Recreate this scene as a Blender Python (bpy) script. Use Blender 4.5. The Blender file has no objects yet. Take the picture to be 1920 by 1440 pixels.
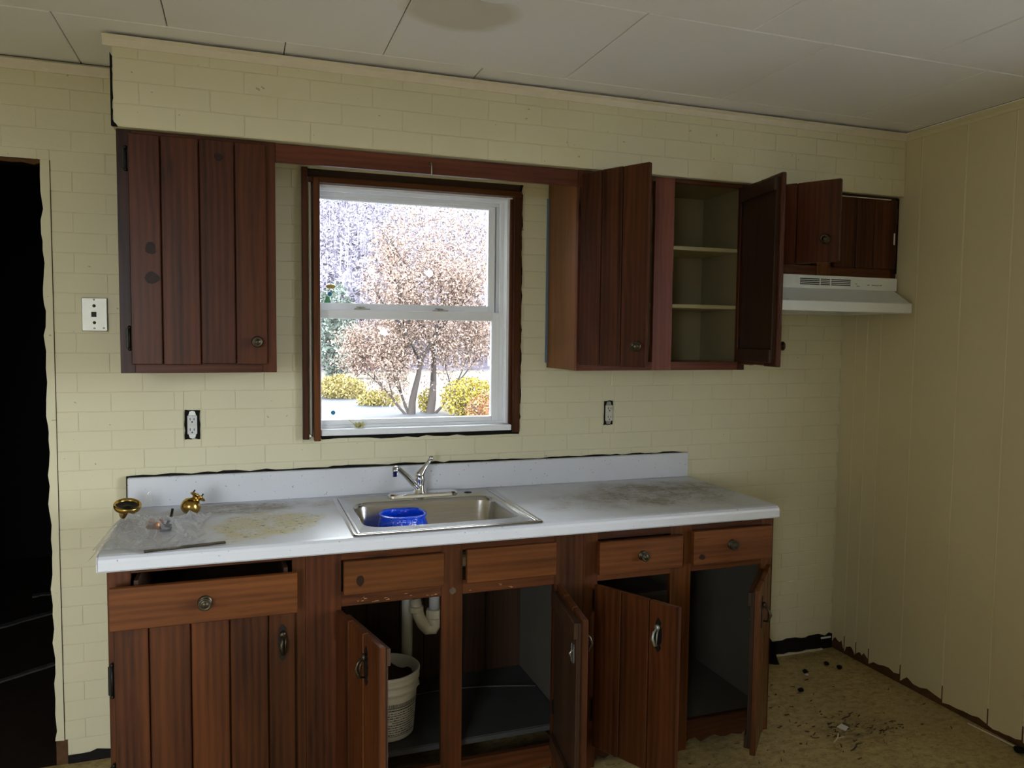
import bpy, bmesh, math, random
from mathutils import Vector, Matrix
R_ = math.radians
sc = bpy.context.scene
col = sc.collection
rng = random.Random(7)

# ------------------------------------------------------------------ camera
F, CX, CY, CZ, YAW, PIT, ROL = 1443.14, 0.9206, -3.0169, 1.5358, 0.3376, -0.0625, 0.0107
fw = Vector((math.sin(YAW)*math.cos(PIT), math.cos(YAW)*math.cos(PIT), math.sin(PIT)))
rt = Vector((math.cos(YAW), -math.sin(YAW), 0)); up = rt.cross(fw)
r2 = rt*math.cos(ROL)+up*math.sin(ROL); u2 = -rt*math.sin(ROL)+up*math.cos(ROL)
cd = bpy.data.cameras.new('camera'); cam = bpy.data.objects.new('camera', cd); col.objects.link(cam)
cd.sensor_width = 36; cd.lens = F/1920*36; cd.clip_start = 0.05; cd.clip_end = 500
cam.matrix_world = Matrix(((r2.x, u2.x, -fw.x, CX), (r2.y, u2.y, -fw.y, CY), (r2.z, u2.z, -fw.z, CZ), (0, 0, 0, 1)))
sc.camera = cam

# ------------------------------------------------------------------ sky, exposure
w = bpy.data.worlds.new('overcast_sky'); sc.world = w; w.use_nodes = True
bg = w.node_tree.nodes['Background']
bg.inputs[0].default_value = (0.88, 0.935, 1.0, 1); bg.inputs[1].default_value = 9.5
sc.view_settings.view_transform = 'Standard'; sc.view_settings.look = 'None'
sc.view_settings.gamma = 1; sc.view_settings.use_curve_mapping = False
sc.view_settings.exposure = 1.05
RX, RYB, RXL, ZT = 3.6858, -4.3, -1.1, 2.4437        # right wall, wall behind, left wall, ceiling

def portal(loc, rot, sx, sy):                        # marks a window opening for the sky's light
    l = bpy.data.lights.new('window_portal', 'AREA'); l.shape = 'RECTANGLE'; l.size = sx; l.size_y = sy
    l.cycles.is_portal = True
    o = bpy.data.objects.new('window_portal', l); col.objects.link(o); o.location = loc; o.rotation_euler = rot
W3 = (-1.02, -.03, 0.55, 2.2)                          # fill_window: added in the wall behind the camera for fill light (x0,x1,z0,z1)
portal(((W3[0]+W3[1])/2, RYB-.13, (W3[2]+W3[3])/2), (R_(90), 0, 0), W3[1]-W3[0], W3[3]-W3[2])
W2 = (-3.85, -1.62, 0.62, 2.18)                        # window_2: right wall, beside and behind the camera (y0,y1,z0,z1)
portal((1.53, 0.13, 1.62), (R_(-90), 0, 0), 0.72, 0.95)
portal((RX+.13, (W2[0]+W2[1])/2, (W2[2]+W2[3])/2), (0, R_(90), 0), W2[3]-W2[2], W2[1]-W2[0])

# ------------------------------------------------------------------ materials
class T:
    def __init__(s, name):
        s.m = bpy.data.materials.new(name); s.m.use_nodes = True
        s.t = s.m.node_tree; s.p = s.t.nodes['Principled BSDF']; s.o = s.t.nodes['Material Output']
    def n(s, typ, props=None, **inp):
        k = s.t.nodes.new('ShaderNode'+typ)
        for a, b in (props or {}).items(): setattr(k, a, b)
        for a, b in inp.items():
            i = k.inputs[int(a[1:])] if a[0] == 'i' and a[1:].isdigit() else k.inputs[a.replace('_', ' ')]
            s.set(i, b)
        return k
    def set(s, i, b):
        if hasattr(b, 'is_linked'): s.t.links.new(b, i)
        elif hasattr(b, 'outputs'): s.t.links.new(b.outputs[0], i)
        else:
            if isinstance(b, tuple) and len(b) == 3 and i.type == 'RGBA': b = b+(1,)
            i.default_value = b
    def coord(s, which='Object'): return s.n('TexCoord').outputs[which]
    def scale(s, v, sv, off=None):
        m = s.n('Mapping', i0=v, Scale=sv)
        if off is not None: s.set(m.inputs['Location'], off)
        return m.outputs[0]
    def noise(s, v, scale, detail=3, rough=.55, dist=0):
        return s.n('TexNoise', Vector=v, Scale=scale, Detail=detail, Roughness=rough, Distortion=dist).outputs[0]
    def ramp(s, f, *st):
        k = s.n('ValToRGB', i0=f); e = k.color_ramp.elements
        while len(e) < len(st): e.new(.5)
        for q, (pos, c) in zip(e, st):
            q.position = pos; q.color = (c, c, c, 1) if isinstance(c, (int, float)) else tuple(c)+(1,)
        return k.outputs[0]
    def mix(s, f, a, b, mode='MIX'):
        k = s.n('MixRGB', {'blend_type': mode}, i0=f, i1=a, i2=b); return k.outputs[0]
    def math(s, op, a, b=0.0): return s.n('Math', {'operation': op}, i0=a, i1=b).outputs[0]
    def bump(s, h, st=.3, d=.002):
        b = s.n('Bump', Height=h, Strength=st, Distance=d); s.t.links.new(b.outputs[0], s.p.inputs['Normal'])
    def fin(s, c=None, rough=None, metal=None, spec=None):
        if c is not None: s.set(s.p.inputs['Base Color'], c)
        if rough is not None: s.set(s.p.inputs['Roughness'], rough)
        if metal is not None: s.set(s.p.inputs['Metallic'], metal)
        if spec is not None: s.set(s.p.inputs['Specular IOR Level'], spec)
        return s.m
def plain(name, c, rough=.5, metal=0., spec=.5, var=.08, sc_=30):
    t = T(name); v = t.coord()
    f = t.noise(v, sc_, 4)
    c2 = tuple(x*(1-var*2) for x in c)
    return t.fin(t.mix(f, c, c2), rough, metal, spec)

def paint(name, c, dirt=.12, specks=True):
    t = T(name); v = t.coord('Object')
    g = t.n('NewGeometry').outputs['Position']
    f = t.ramp(t.noise(g, 2.2, 5), (.35, 0.), (.75, 1.))
    k = t.mix(t.math('MULTIPLY', f, dirt), c, tuple(x*.62 for x in c))
    if specks:
        sp = t.ramp(t.noise(t.scale(g, (1, 1, 1.5)), 34, 2, .5), (.735, 0.), (.76, 1.))
        k = t.mix(t.math('MULTIPLY', sp, .5), k, (.16, .13, .08))
    t.bump(t.math('ADD', t.noise(g, 60, 4), t.math('MULTIPLY', t.noise(g, 14, 3), 1.5)), .16, .003)
    return t.fin(k, .58, spec=.3)

def wood(name, axis, c_dark, c_light, rough=.38, knots=.9, spec=.24, wear=0.):
    t = T(name); v = t.coord()
    rnd = t.n('ObjectInfo').outputs['Random']
    off = t.n('CombineXYZ', i0=t.math('MULTIPLY', rnd, 7.3), i1=t.math('MULTIPLY', rnd, 3.1), i2=t.math('MULTIPLY', rnd, 11.7))
    vv = t.n('VectorMath', {'operation': 'ADD'}, i0=v, i1=off).outputs[0]
    s = {'z': (9, 9, .55), 'x': (.55, 9, 9), 'y': (9, .55, 9)}[axis]
    kn = {'z': (7, .02, 2.6), 'x': (2.6, .02, 7), 'y': (7, 3.2, 7)}[axis]
    vor = t.n('TexVoronoi', Vector=t.scale(vv, kn), Scale=.75, Randomness=1.0).outputs['Distance']
    kmask = t.ramp(vor, (.035, 1.), (.07, .55), (.13, 0.))
    warp = t.math('MULTIPLY', t.ramp(vor, (.0, 1.), (.4, 0.)), .22)
    gv = t.n('VectorMath', {'operation': 'ADD'}, i0=t.scale(vv, s), i1=warp).outputs[0]
    big = t.noise(gv, 1.5, 3, .5, .4)
    fine = t.noise(t.scale(vv, tuple(x*7 for x in s)), 2.2, 4, .65)
    rings = t.n('TexWave', {'wave_type': 'BANDS', 'bands_direction': 'X' if axis != 'x' else 'Z'}, Vector=gv, Scale=1.6, Distortion=3.2, Detail=3., i4=1.2).outputs[1]
    f = t.math('ADD', t.math('MULTIPLY', big, .70), t.math('ADD', t.math('MULTIPLY', fine, .3), t.math('MULTIPLY', rings, .10)))
    k = t.ramp(f, (.34, c_dark), (.68, c_light))
    br = t.math('ADD', t.math('MULTIPLY', t.math('FRACT', t.math('MULTIPLY', rnd, 13.7)), .45), .78)
    k = t.mix(1., k, t.n('CombineXYZ', i0=br, i1=br, i2=br).outputs[0], 'MULTIPLY')
    k = t.mix(t.math('MULTIPLY', kmask, knots), k, (.012, .006, .004))
    if wear:
        wm = t.ramp(t.noise(t.scale(vv, tuple(x*1.6 for x in s)), 2.6, 4, .7), (.66, 0.), (.7, wear))
        k = t.mix(wm, k, (.02, .012, .008))
    t.bump(fine, .12, .0015)
    return t.fin(k, rough, spec=spec)

M = {}
WALLC = (.645, .610, .435)
M['wall'] = paint('cream_painted_brick_panel', WALLC)
M['joint'] = paint('cream_paint_in_joints', (.60, .565, .395), .2, False)
M['plank'] = paint('cream_painted_wall_plank', (.66, .585, .39), .15, False)
M['groove'] = plain('pale_groove', (.80, .74, .52), .6)  # lighter cream puts the light caught in the grooves into the colour
M['trimp'] = plain('pale_trim_paint', (.72, .655, .53), .55)
M['ceil'] = None
M['dark'] = plain('dark_gap', (.012, .011, .010), .9, spec=.1)
M['black'] = plain('black_adhesive', (.010, .009, .009), .75, spec=.2, var=.3)
M['brownbase'] = plain('brown_bare_wall_base', (.14, .072, .034), .85, spec=.1, var=.35, sc_=25)
M['white'] = plain('white_vinyl', (.83, .86, .90), .35, var=.03)
M['hood'] = plain('white_enamel', (.74, .77, .75), .3, var=.03)
M['iron'] = plain('blackened_iron', (.022, .020, .018), .42, .6, var=.3, sc_=120)
M['brass'] = plain('old_brass', (.55, .36, .10), .22, 1., var=.15)
M['bronze'] = plain('antique_brass', (.085, .068, .045), .36, .85, var=.25, sc_=150)
M['pewter'] = plain('grey_pewter', (.34, .36, .33), .4, .8)
M['chrome'] = plain('chrome', (.78, .80, .84), .12, 1., var=.02)
M['nickel'] = plain('dull_nickel', (.5, .52, .5), .35, .9)
M['plate'] = plain('stainless_plate', (.40, .39, .33), .42, .7)
M['pvc'] = plain('white_pvc', (.62, .61, .55), .4)
M['pvcc'] = plain('cream_pvc', (.62, .55, .38), .4)
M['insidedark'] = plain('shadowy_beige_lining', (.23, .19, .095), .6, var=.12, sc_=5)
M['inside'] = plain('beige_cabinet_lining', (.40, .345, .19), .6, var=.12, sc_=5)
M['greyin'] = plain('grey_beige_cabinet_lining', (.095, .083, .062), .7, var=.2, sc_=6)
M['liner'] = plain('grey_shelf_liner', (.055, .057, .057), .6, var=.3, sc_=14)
M['ivory'] = plain('ivory_plastic', (.62, .60, .52), .4)
M['greyplastic'] = plain('pale_grey_plastic', (.62, .62, .63), .4)
M['paper'] = plain('white_paper', (.78, .76, .74), .8)
M['ink'] = plain('black_print', (.02, .02, .024), .7)
M['grime'] = plain('brown_grime', (.12, .08, .042), .9, var=.4)
M['rag'] = plain('brown_rag', (.13, .075, .05), .95, spec=.05, var=.3, sc_=12)
M['pail'] = plain('white_pail_plastic', (.66, .64, .58), .45, var=.06, sc_=8)
M['blue'] = None
M['knot'] = plain('dark_knot', (.026, .0080, .0034), .45, spec=.25, var=.4, sc_=60)
WO = {}
for tone, a, b in (('dark', (.018, .0046, .0018), (.088, .0240, .0078)), ('mid', (.022, .0056, .0020), (.090, .0270, .0074)),
                   ('orange', (.048, .0128, .0034), (.140, .0455, .0108)), ('red', (.060, .0155, .0075), (.150, .044, .022)),
                   ('tan', (.095, .033, .0078), (.190, .072, .019)), ('in', (.022, .012, .008), (.06, .03, .017))):
    for ax in 'xz':
        WO[tone+ax] = wood('pine_%s_%s' % (tone, 'upright' if ax == 'z' else 'level'), ax, a, b, wear=.5 if tone in ('mid', 'orange') else .2)

def m_ceil():
    t = T('white_ceiling_panel'); g = t.n('NewGeometry').outputs['Position']
    f = t.noise(g, 1.3, 4)
    k = t.mix(f, (.81, .82, .85), (.74, .75, .78))
    # old tan water stain around the light fixture: rectangle-ish patch with its own edge
    m = t.scale(g, (1/.19, 1/.14, 0), (-1.55/.19, .84/.14, 0))
    d = t.n('VectorMath', {'operation': 'LENGTH'}, i0=t.n('VectorMath', {'operation': 'ADD'}, i0=m, i1=t.math('MULTIPLY', t.noise(g, 6, 3), .35)).outputs[0]).outputs['Value']
    st = t.ramp(d, (.75, .62), (1.25, 0.))
    k = t.mix(st, k, (.52, .48, .38))
    t.bump(t.noise(g, 90, 3), .06, .002)
    return t.fin(k, .7, spec=.2)
M['ceil'] = m_ceil()

def m_floor():
    t = T('worn_vinyl_floor'); g = t.n('NewGeometry').outputs['Position']
    a = t.noise(t.scale(g, (1, 1.6, 1)), 26, 5, .65, .6); b = t.noise(g, 3.2, 4)
    k = t.ramp(a, (.30, (.21, .145, .055)), (.48, (.40, .30, .13)), (.70, (.53, .42, .205)))
    k = t.mix(t.ramp(b, (.35, 0.), (.75, .45)), k, (.33, .25, .12))
    sm = t.n('VectorMath', {'operation': 'LENGTH'}, i0=t.scale(g, (1/.22, 1/.13, 0), (-3.19/.22, .69/.13, 0))).outputs['Value']
    sm = t.math('MULTIPLY', t.ramp(sm, (.25, .8), (1., 0.)), t.ramp(t.noise(t.scale(g, (1, 3, 1)), 22, 4, .7, .8), (.42, 0.), (.58, 1.)))
    k = t.mix(sm, k, (.10, .07, .03))
    sp = t.ramp(t.noise(t.scale(g, (1, 2.4, 1)), 75, 2, .5, 1.), (.62, 0.), (.66, .7))
    k = t.mix(sp, k, (.10, .07, .035))
    t.bump(a, .1, .002)
    return t.fin(k, .42, spec=.35)
M['floor'] = m_floor()
M['dusty'] = plain('dusty_wood', (.10, .095, .09), .9, spec=.05, var=.4, sc_=20)
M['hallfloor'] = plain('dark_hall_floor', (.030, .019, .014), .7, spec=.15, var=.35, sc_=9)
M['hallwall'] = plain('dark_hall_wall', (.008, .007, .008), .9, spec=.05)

def m_counter():
    t = T('white_laminate_counter'); g = t.n('NewGeometry').outputs['Position']
    base = t.mix(t.noise(g, 9, 4), (.63, .65, .705), (.575, .595, .65))
    def blot(cx, cy, rx, ry, rag, soft):
        m = t.scale(g, (1/rx, 1/ry, 0), (-cx/rx, -cy/ry, 0))
        n = t.n('VectorMath', {'operation': 'SUBTRACT'}, i0=t.n('TexNoise', Vector=g, Scale=rag, Detail=4.).outputs['Color'], i1=(.5, .5, .5)).outputs[0]
        m = t.n('VectorMath', {'operation': 'MULTIPLY_ADD'}, i0=n, i1=(1.5, 1.5, 0), i2=m).outputs[0]
        d = t.n('VectorMath', {'operation': 'LENGTH'}, i0=m).outputs['Value']
        return t.ramp(d, (1-soft, 1.), (1., 0.))
    sep = t.n('SeparateXYZ', i0=g)
    topm = t.math('MULTIPLY', t.math('GREATER_THAN', sep.outputs[2], .9085), t.math('LESS_THAN', sep.outputs[2], .9115))
    yl = blot(.98, -.40, .20, .20, 9, .25)
    k = t.mix(t.math('MULTIPLY', t.math('MULTIPLY', yl, topm), t.ramp(t.noise(g, 14, 4, .7), (.34, .25), (.52, 1.))), base, (.56, .50, .28))
    gr = blot(.90, -.13, .36, .12, 5, .5); gr2 = blot(2.48, -.30, .50, .30, 5, .6)
    gm = t.math('MULTIPLY', t.math('MAXIMUM', gr, gr2), topm)
    k = t.mix(t.math('MULTIPLY', gm, t.ramp(t.noise(g, 16, 5, .7), (.38, .15), (.60, .85))), k, (.29, .245, .19))
    sp = t.math('MULTIPLY', t.ramp(t.noise(t.scale(g, (1, 1.8, 1)), 60, 3, .6, .8), (.60, 0.), (.65, 1.)), t.math('MAXIMUM', gm, t.math('MULTIPLY', yl, topm)))
    k = t.mix(t.math('MULTIPLY', sp, .85), k, (.055, .035, .02))
    fl = t.ramp(t.noise(g, 110, 1, .4), (.74, 0.), (.77, .6))
    k = t.mix(fl, k, (.12, .12, .13))
    return t.fin(k, t.ramp(gm, (0., .3), (1., .55)), spec=.45)
M['counter'] = m_counter()

def m_steel():
    t = T('brushed_stainless'); v = t.coord()
    n = t.noise(t.scale(v, (2, 2, 60)), 3, 3)
    return t.fin(t.mix(n, (.56, .55, .54), (.44, .43, .42)), t.ramp(n, (.2, .16), (.8, .28)), .95)
M['steel'] = m_steel()
def m_blue():
    t = T('blue_glossy_plastic'); v = t.coord()
    k = t.mix(t.noise(v, 22, 3, .6, 1.5), (.008, .11, .95), (.0, .03, .62))
    t.bump(t.noise(v, 28, 3, .6, 1.2), .5, .01)
    m = t.fin(k, .12, spec=.7)
    t.p.inputs['Subsurface Weight'].default_value = .0
    return m
M['blue'] = m_blue()
def m_clear(name, gl, rough, tint=(1, 1, 1), bump=False):
    t = T(name)
    tr = t.n('BsdfTransparent', Color=tint); gs = t.n('BsdfGlossy', Color=(1, 1, 1), Roughness=rough)
    fr = t.n('Fresnel', IOR=1.45)
    f = t.math('MULTIPLY', fr.outputs[0], gl)
    if bump:
        v = t.coord(); nn = t.noise(v, 55, 4, .65, 1.)
        b = t.n('Bump', Height=nn, Strength=.9, Distance=.01)
        t.t.links.new(b.outputs[0], gs.inputs['Normal']); t.t.links.new(b.outputs[0], fr.inputs['Normal'])
        f = t.math('ADD', f, .03)
    mx = t.n('MixShader', i0=f, i1=tr.outputs[0], i2=gs.outputs[0])
    t.t.links.new(mx.outputs[0], t.o.inputs['Surface'])
    return t.m
M['glass'] = m_clear('window_glass', 1., .0, (.97, .98, .98))
def m_bag():
    t = T('clear_plastic_film'); v = t.coord(); nn = t.noise(v, 60, 3, .6, 1.)
    b = t.n('Bump', Height=nn, Strength=.6, Distance=.006)
    tr = t.n('BsdfTransparent', Color=(1, 1, 1)); gs = t.n('BsdfGlossy', Color=(1, 1, 1), Roughness=.07); df = t.n('BsdfTranslucent', Color=(.9, .9, .95)); dd = t.n('BsdfDiffuse', Color=(.85, .86, .92))
    for k in (gs, df, dd): t.t.links.new(b.outputs[0], k.inputs['Normal'])
    fr = t.n('Fresnel', IOR=1.5); t.t.links.new(b.outputs[0], fr.inputs['Normal'])
    lw = t.n('LayerWeight', Blend=.35); t.t.links.new(b.outputs[0], lw.inputs['Normal'])
    w1 = t.n('MixShader', i0=.5, i1=df.outputs[0], i2=dd.outputs[0])
    wf = t.math('ADD', t.math('MULTIPLY', t.math('POWER', lw.outputs['Facing'], 1.6), .7), .10)
    m1 = t.n('MixShader', i0=wf, i1=tr.outputs[0], i2=w1.outputs[0])
    m2 = t.n('MixShader', i0=t.math('MULTIPLY', fr.outputs[0], .5), i1=m1.outputs[0], i2=gs.outputs[0])
    t.t.links.new(m2.outputs[0], t.o.inputs['Surface']); return t.m
M['bag'] = m_bag()
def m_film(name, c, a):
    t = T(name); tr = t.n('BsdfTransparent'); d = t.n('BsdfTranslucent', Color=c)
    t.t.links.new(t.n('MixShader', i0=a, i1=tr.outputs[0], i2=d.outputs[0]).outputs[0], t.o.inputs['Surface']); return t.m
M['reflection_spot'] = m_film('white_reflection', (.95, .95, .97), .45)  # whitish film that imitates lamp reflections on the panes
M['dotblue'] = plain('teal_sticker', (.02, .22, .36), .5)
M['dotgreen'] = plain('green_sticker', (.10, .32, .16), .6)
M['dotyellow'] = plain('yellow_sticker', (.45, .30, .06), .6)

# ------------------------------------------------------------------ mesh helpers
class B:
    def __init__(s): s.b = bmesh.new()
    def box(s, x0, x1, y0, y1, z0, z1, bev=0., mat=None, seg=1):
        vs = [s.b.verts.new(p) for p in ((x0, y0, z0), (x1, y0, z0), (x1, y1, z0), (x0, y1, z0), (x0, y0, z1), (x1, y0, z1), (x1, y1, z1), (x0, y1, z1))]
        fs = [s.b.faces.new([vs[i] for i in f]) for f in ((3, 2, 1, 0), (4, 5, 6, 7), (0, 1, 5, 4), (1, 2, 6, 5), (2, 3, 7, 6), (3, 0, 4, 7))]
        if bev:
            ed = list({e for f in fs for e in f.edges})
            r = bmesh.ops.bevel(s.b, geom=ed, offset=bev, segments=seg, affect='EDGES', profile=.5)
            vs = list({v for f in r['faces'] for v in f.verts} | {v for v in vs if v.is_valid})
        if mat is not None: bmesh.ops.transform(s.b, matrix=mat, verts=[v for v in vs if v.is_valid])
        return s
    def prism(s, pts, a, b_, axis='y'):            # pts: 2D outline; axis: the direction it is pushed along
        def P(p, q): return {'y': (p[0], q, p[1]), 'x': (q, p[0], p[1]), 'z': (p[0], p[1], q)}[axis]
        lo = [s.b.verts.new(P(p, a)) for p in pts]; hi = [s.b.verts.new(P(p, b_)) for p in pts]
        n = len(pts)
        for i in range(n): s.b.faces.new((lo[i], lo[(i+1) % n], hi[(i+1) % n], hi[i]))
        s.b.faces.new(lo[::-1]); s.b.faces.new(hi)
        return s
    def tube(s, path, r, n=8, cap=True):
        P = [Vector(p) for p in path]; rs = r if isinstance(r, (list, tuple)) else [r]*len(P)
        rings = []; prev = None
        for i, p in enumerate(P):
            d = (P[min(i+1, len(P)-1)]-P[max(i-1, 0)]).normalized()
            a = prev if prev is not None else (Vector((0, 0, 1)) if abs(d.z) < .9 else Vector((1, 0, 0)))
            a = (a-d*a.dot(d)).normalized(); c = d.cross(a); prev = a
            rings.append([s.b.verts.new(p+(a*math.cos(2*math.pi*k/n)+c*math.sin(2*math.pi*k/n))*rs[i]) for k in range(n)])
        for q0, q1 in zip(rings, rings[1:]):
            for k in range(n):
                f = s.b.faces.new((q0[k], q0[(k+1) % n], q1[(k+1) % n], q1[k])); f.smooth = True
        if cap: s.b.faces.new(rings[0][::-1]); s.b.faces.new(rings[-1])
        return s
    def lathe(s, prof, n=20, mat=None, smooth=True):   # prof: (radius, height) pairs around z
        rings = []; allv = []
        for r, h in prof:
            if r < 1e-6: q = [s.b.verts.new((0, 0, h))]
            else: q = [s.b.verts.new((r*math.cos(2*math.pi*k/n), r*math.sin(2*math.pi*k/n), h)) for k in range(n)]
            rings.append(q); allv += q
        for a, b in zip(rings, rings[1:]):
            if len(a) == 1 and len(b) == 1: continue
            for k in range(n):
                k2 = (k+1) % n
                if len(a) == 1: f = s.b.faces.new((a[0], b[k2], b[k]))
                elif len(b) == 1: f = s.b.faces.new((a[k], a[k2], b[0]))
                else: f = s.b.faces.new((a[k], a[k2], b[k2], b[k]))
                f.smooth = smooth
        if mat is not None: bmesh.ops.transform(s.b, matrix=mat, verts=allv)
        return s
    def quad(s, a, b, c, d, smooth=False):
        f = s.b.faces.new([s.b.verts.new(p) for p in (a, b, c, d)]); f.smooth = smooth; return s

def disc(x, y, z, rx, rz, n=14, th=.0006, jag=0, seed=1):
    rr = random.Random(seed); return B().prism([(x+rx*math.cos(2*math.pi*k/n)*(1+rr.uniform(-jag, jag)), z+rz*math.sin(2*math.pi*k/n)*(1+rr.uniform(-jag, jag))) for k in range(n)], y, y+th, 'y')
BASE = {}
def tagp(o, label=None, cat=None, group=None, kind=None):
    for k, v in (('label', label), ('category', cat), ('group', group), ('kind', kind)):
        if v: o[k] = v
    return o
def obj(name, b, mat, parent=None, label=None, local=False, loc=None, rot=None, kind=None, at=None):
    """links one mesh object. World-space meshes under a parent are shifted to the parent's base; local=True keeps them as they are.
    at: world point that becomes the origin of a top-level mesh."""
    me = bpy.data.meshes.new(name)
    if isinstance(b, bpy.types.Mesh): me = b
    else:
        bb = b.b if isinstance(b, B) else b
        if parent is not None and not local and parent.name in BASE: bmesh.ops.translate(bb, vec=-BASE[parent.name], verts=bb.verts)
        if at is not None: bmesh.ops.translate(bb, vec=-Vector(at), verts=bb.verts)
        bmesh.ops.recalc_face_normals(bb, faces=bb.faces) if parent is not None or at is not None else None
        bb.to_mesh(me); bb.free()
        if mat is not None: me.materials.append(mat)
    o = bpy.data.objects.new(name, me); col.objects.link(o)
    if parent is not None: o.parent = parent
    if at is not None: o.location = at; BASE[o.name] = Vector(at)
    if loc is not None: o.location = loc
    if rot is not None: o.rotation_euler = rot
    tagp(o, label, kind=kind)
    return o
def thing(name, label, cat, loc, group=None):
    o = bpy.data.objects.new(name, None); col.objects.link(o); o.location = loc; o.empty_display_size = .1
    BASE[o.name] = Vector(loc); return tagp(o, label, cat, group)
def struct(name, b, mat, label=None):
    o = obj(name, b, mat); bm = bmesh.new(); bm.from_mesh(o.data); bmesh.ops.recalc_face_normals(bm, faces=bm.faces); bm.to_mesh(o.data); bm.free()
    BASE[o.name] = Vector((0, 0, 0)); return tagp(o, label, kind='structure')

# ------------------------------------------------------------------ the room
WX0, WX1, WZ0, WZ1 = 1.136, 2.012, 1.140, 2.154           # window opening
DX0, DX1, DZ = -.62, .292, 2.112                         # doorway
b = B()
bf = .0014
b.box(RXL-.12, DX0, bf, .13, 0, ZT); b.box(DX0, DX1, bf, .13, DZ, ZT); b.box(DX1, WX0, bf, .13, 0, ZT)
b.box(WX0, WX1, bf, .13, 0, WZ0); b.box(WX0, WX1, bf, .13, WZ1, ZT); b.box(WX1, RX+.13, bf, .13, 0, ZT)
wall_back = struct('wall_back', b, M['joint'], 'cream painted brick-pattern wall behind the kitchen cabinets')

# bricks: six uneven faces shared by all bricks
CH, BL, GAP = .0687, .206, .0014
def brick_mesh(seed):
    r = random.Random(seed); bm = bmesh.new()
    hw, hh = .5, .5
    out, inn = [], []
    N = [(-1, -1), (-.4, -1), (.35, -1), (1, -1), (1, 0), (1, 1), (.4, 1), (-.3, 1), (-1, 1), (-1, 0)]
    back = [bm.verts.new((sx*.5, .004, sz*.5)) for sx, sz in N]
    rim = [bm.verts.new((sx*(.5-r.uniform(0, .006)), .0007, sz*(.5-r.uniform(.0, .016)))) for sx, sz in N]
    fr = [bm.verts.new((sx*(.492-r.uniform(0, .014)*(abs(sx) == 1 and abs(sz) == 1)), r.uniform(-.0004, .0002), sz*(.478-r.uniform(0, .05)*(abs(sx) == 1 and abs(sz) == 1)))) for sx, sz in N]
    n = len(N)
    for a, c in ((back, rim), (rim, fr)):
        for i in range(n): bm.faces.new((a[i], a[(i+1) % n], c[(i+1) % n], c[i]))
    bm.faces.new(fr)
    bmesh.ops.recalc_face_normals(bm, faces=bm.faces)
    me = bpy.data.meshes.new('brick'); bm.to_mesh(me); bm.free(); me.materials.append(M['wall']); return me
BR = [brick_mesh(i) for i in range(8)]
def sub_rect(rects, ex):
    out = []
    for (x0, x1, z0, z1) in rects:
        a, c, d, e = max(x0, ex[0]), min(x1, ex[1]), max(z0, ex[2]), min(z1, ex[3])
        if a >= c or d >= e: out.append((x0, x1, z0, z1)); continue
        if a > x0: out.append((x0, a, z0, z1))
        if c < x1: out.append((c, x1, z0, z1))
        if d > z0: out.append((a, c, z0, d))
        if e < z1: out.append((a, c, e, z1))
    return out
def lay(parent, x0, x1, z0, z1, y, excl, start=0.):
    res = []
    row = 0; z = z0
    while z < z1-.004:
        x = x0-BL*(.5 if row % 2 else 0)-start
        while x < x1:
            rs = [(max(x, x0), min(x+BL, x1), z, min(z+CH, z1))]
            for e in excl: rs = sub_rect(rs, e)
            for q in rs:
                if q[1]-q[0] > .014 and q[3]-q[2] > .010: res.append(q)
            x += BL
        z += CH; row += 1
    res.sort(key=lambda q: -(q[1]-q[0])*(q[3]-q[2])/((q[0]-CX)**2+9.1+((q[2]+q[3])/2-CZ)**2))
    return res
def put_bricks(parent, res, y):
    for i, q in enumerate(res[:300]):
        o = bpy.data.objects.new('brick', BR[rng.randrange(8)]); col.objects.link(o); o.parent = parent
        o.location = ((q[0]+q[1])/2, y+rng.choice((-.0003, 0, 0, .0003, .0006)), (q[2]+q[3])/2)
        o.scale = (q[1]-q[0]-GAP, 1, q[3]-q[2]-GAP)
    if res[300:]:
        bm = bmesh.new()
        for q in res[300:]:
            m = bmesh.new(); m.from_mesh(BR[rng.randrange(8)])
            bmesh.ops.transform(m, matrix=Matrix.Translation(((q[0]+q[1])/2, y, (q[2]+q[3])/2)) @ Matrix.Diagonal((q[1]-q[0]-GAP, 1, q[3]-q[2]-GAP, 1)), verts=m.verts)
            me = bpy.data.meshes.new('t'); m.to_mesh(me); m.free(); bm.from_mesh(me); bpy.data.meshes.remove(me)
        me = bpy.data.meshes.new('small_bricks'); bm.to_mesh(me); bm.free(); me.materials.append(M['wall'])
        o = bpy.data.objects.new('small_bricks', me); col.objects.link(o); o.parent = parent; o['kind'] = 'stuff'
excl = [(WX0, WX1, WZ0, WZ1), (-9, .312, -1, DZ), (.556, 2.83, -1, 1.018), (.562, 1.028, 1.408, 2.16), (2.134, 2.89, 1.408, 2.16),
        (2.93, 3.68, 1.80, 2.16), (.552, 9, 2.162, 3), (-9, .552, 2.405, 3), (2.83, 9, -1, .075), (-9, .556, -1, .03),
        (.718, .776, 1.145, 1.256), (2.398, 2.455, 1.152, 1.258)]
put_bricks(wall_back, lay(wall_back, -.9, RX, .018, ZT, 0, excl, .06), 0.)
# soffit
SX0, SY, SZ = .552, -.34, 2.166
wall_soffit = struct('wall_soffit', B().box(SX0, RX, SY+.0014, bf, SZ, ZT-.002), M['joint'], 'cream painted brick-pattern soffit above the wall cabinets')
put_bricks(wall_soffit, lay(wall_soffit, SX0+.002, RX-.002, SZ+.001, 2.408, SY, [], .03), SY)
for k in range(5):    # side bricks are one run on the short left return
    pass
b = B()
for k in range(4): b.box(SX0-.002, SX0+.001, SY+.004, -.004, SZ+.002+k*CH, SZ+k*CH+CH-.003, .001)
obj('side_brick', b, M['wall'], wall_soffit)

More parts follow.
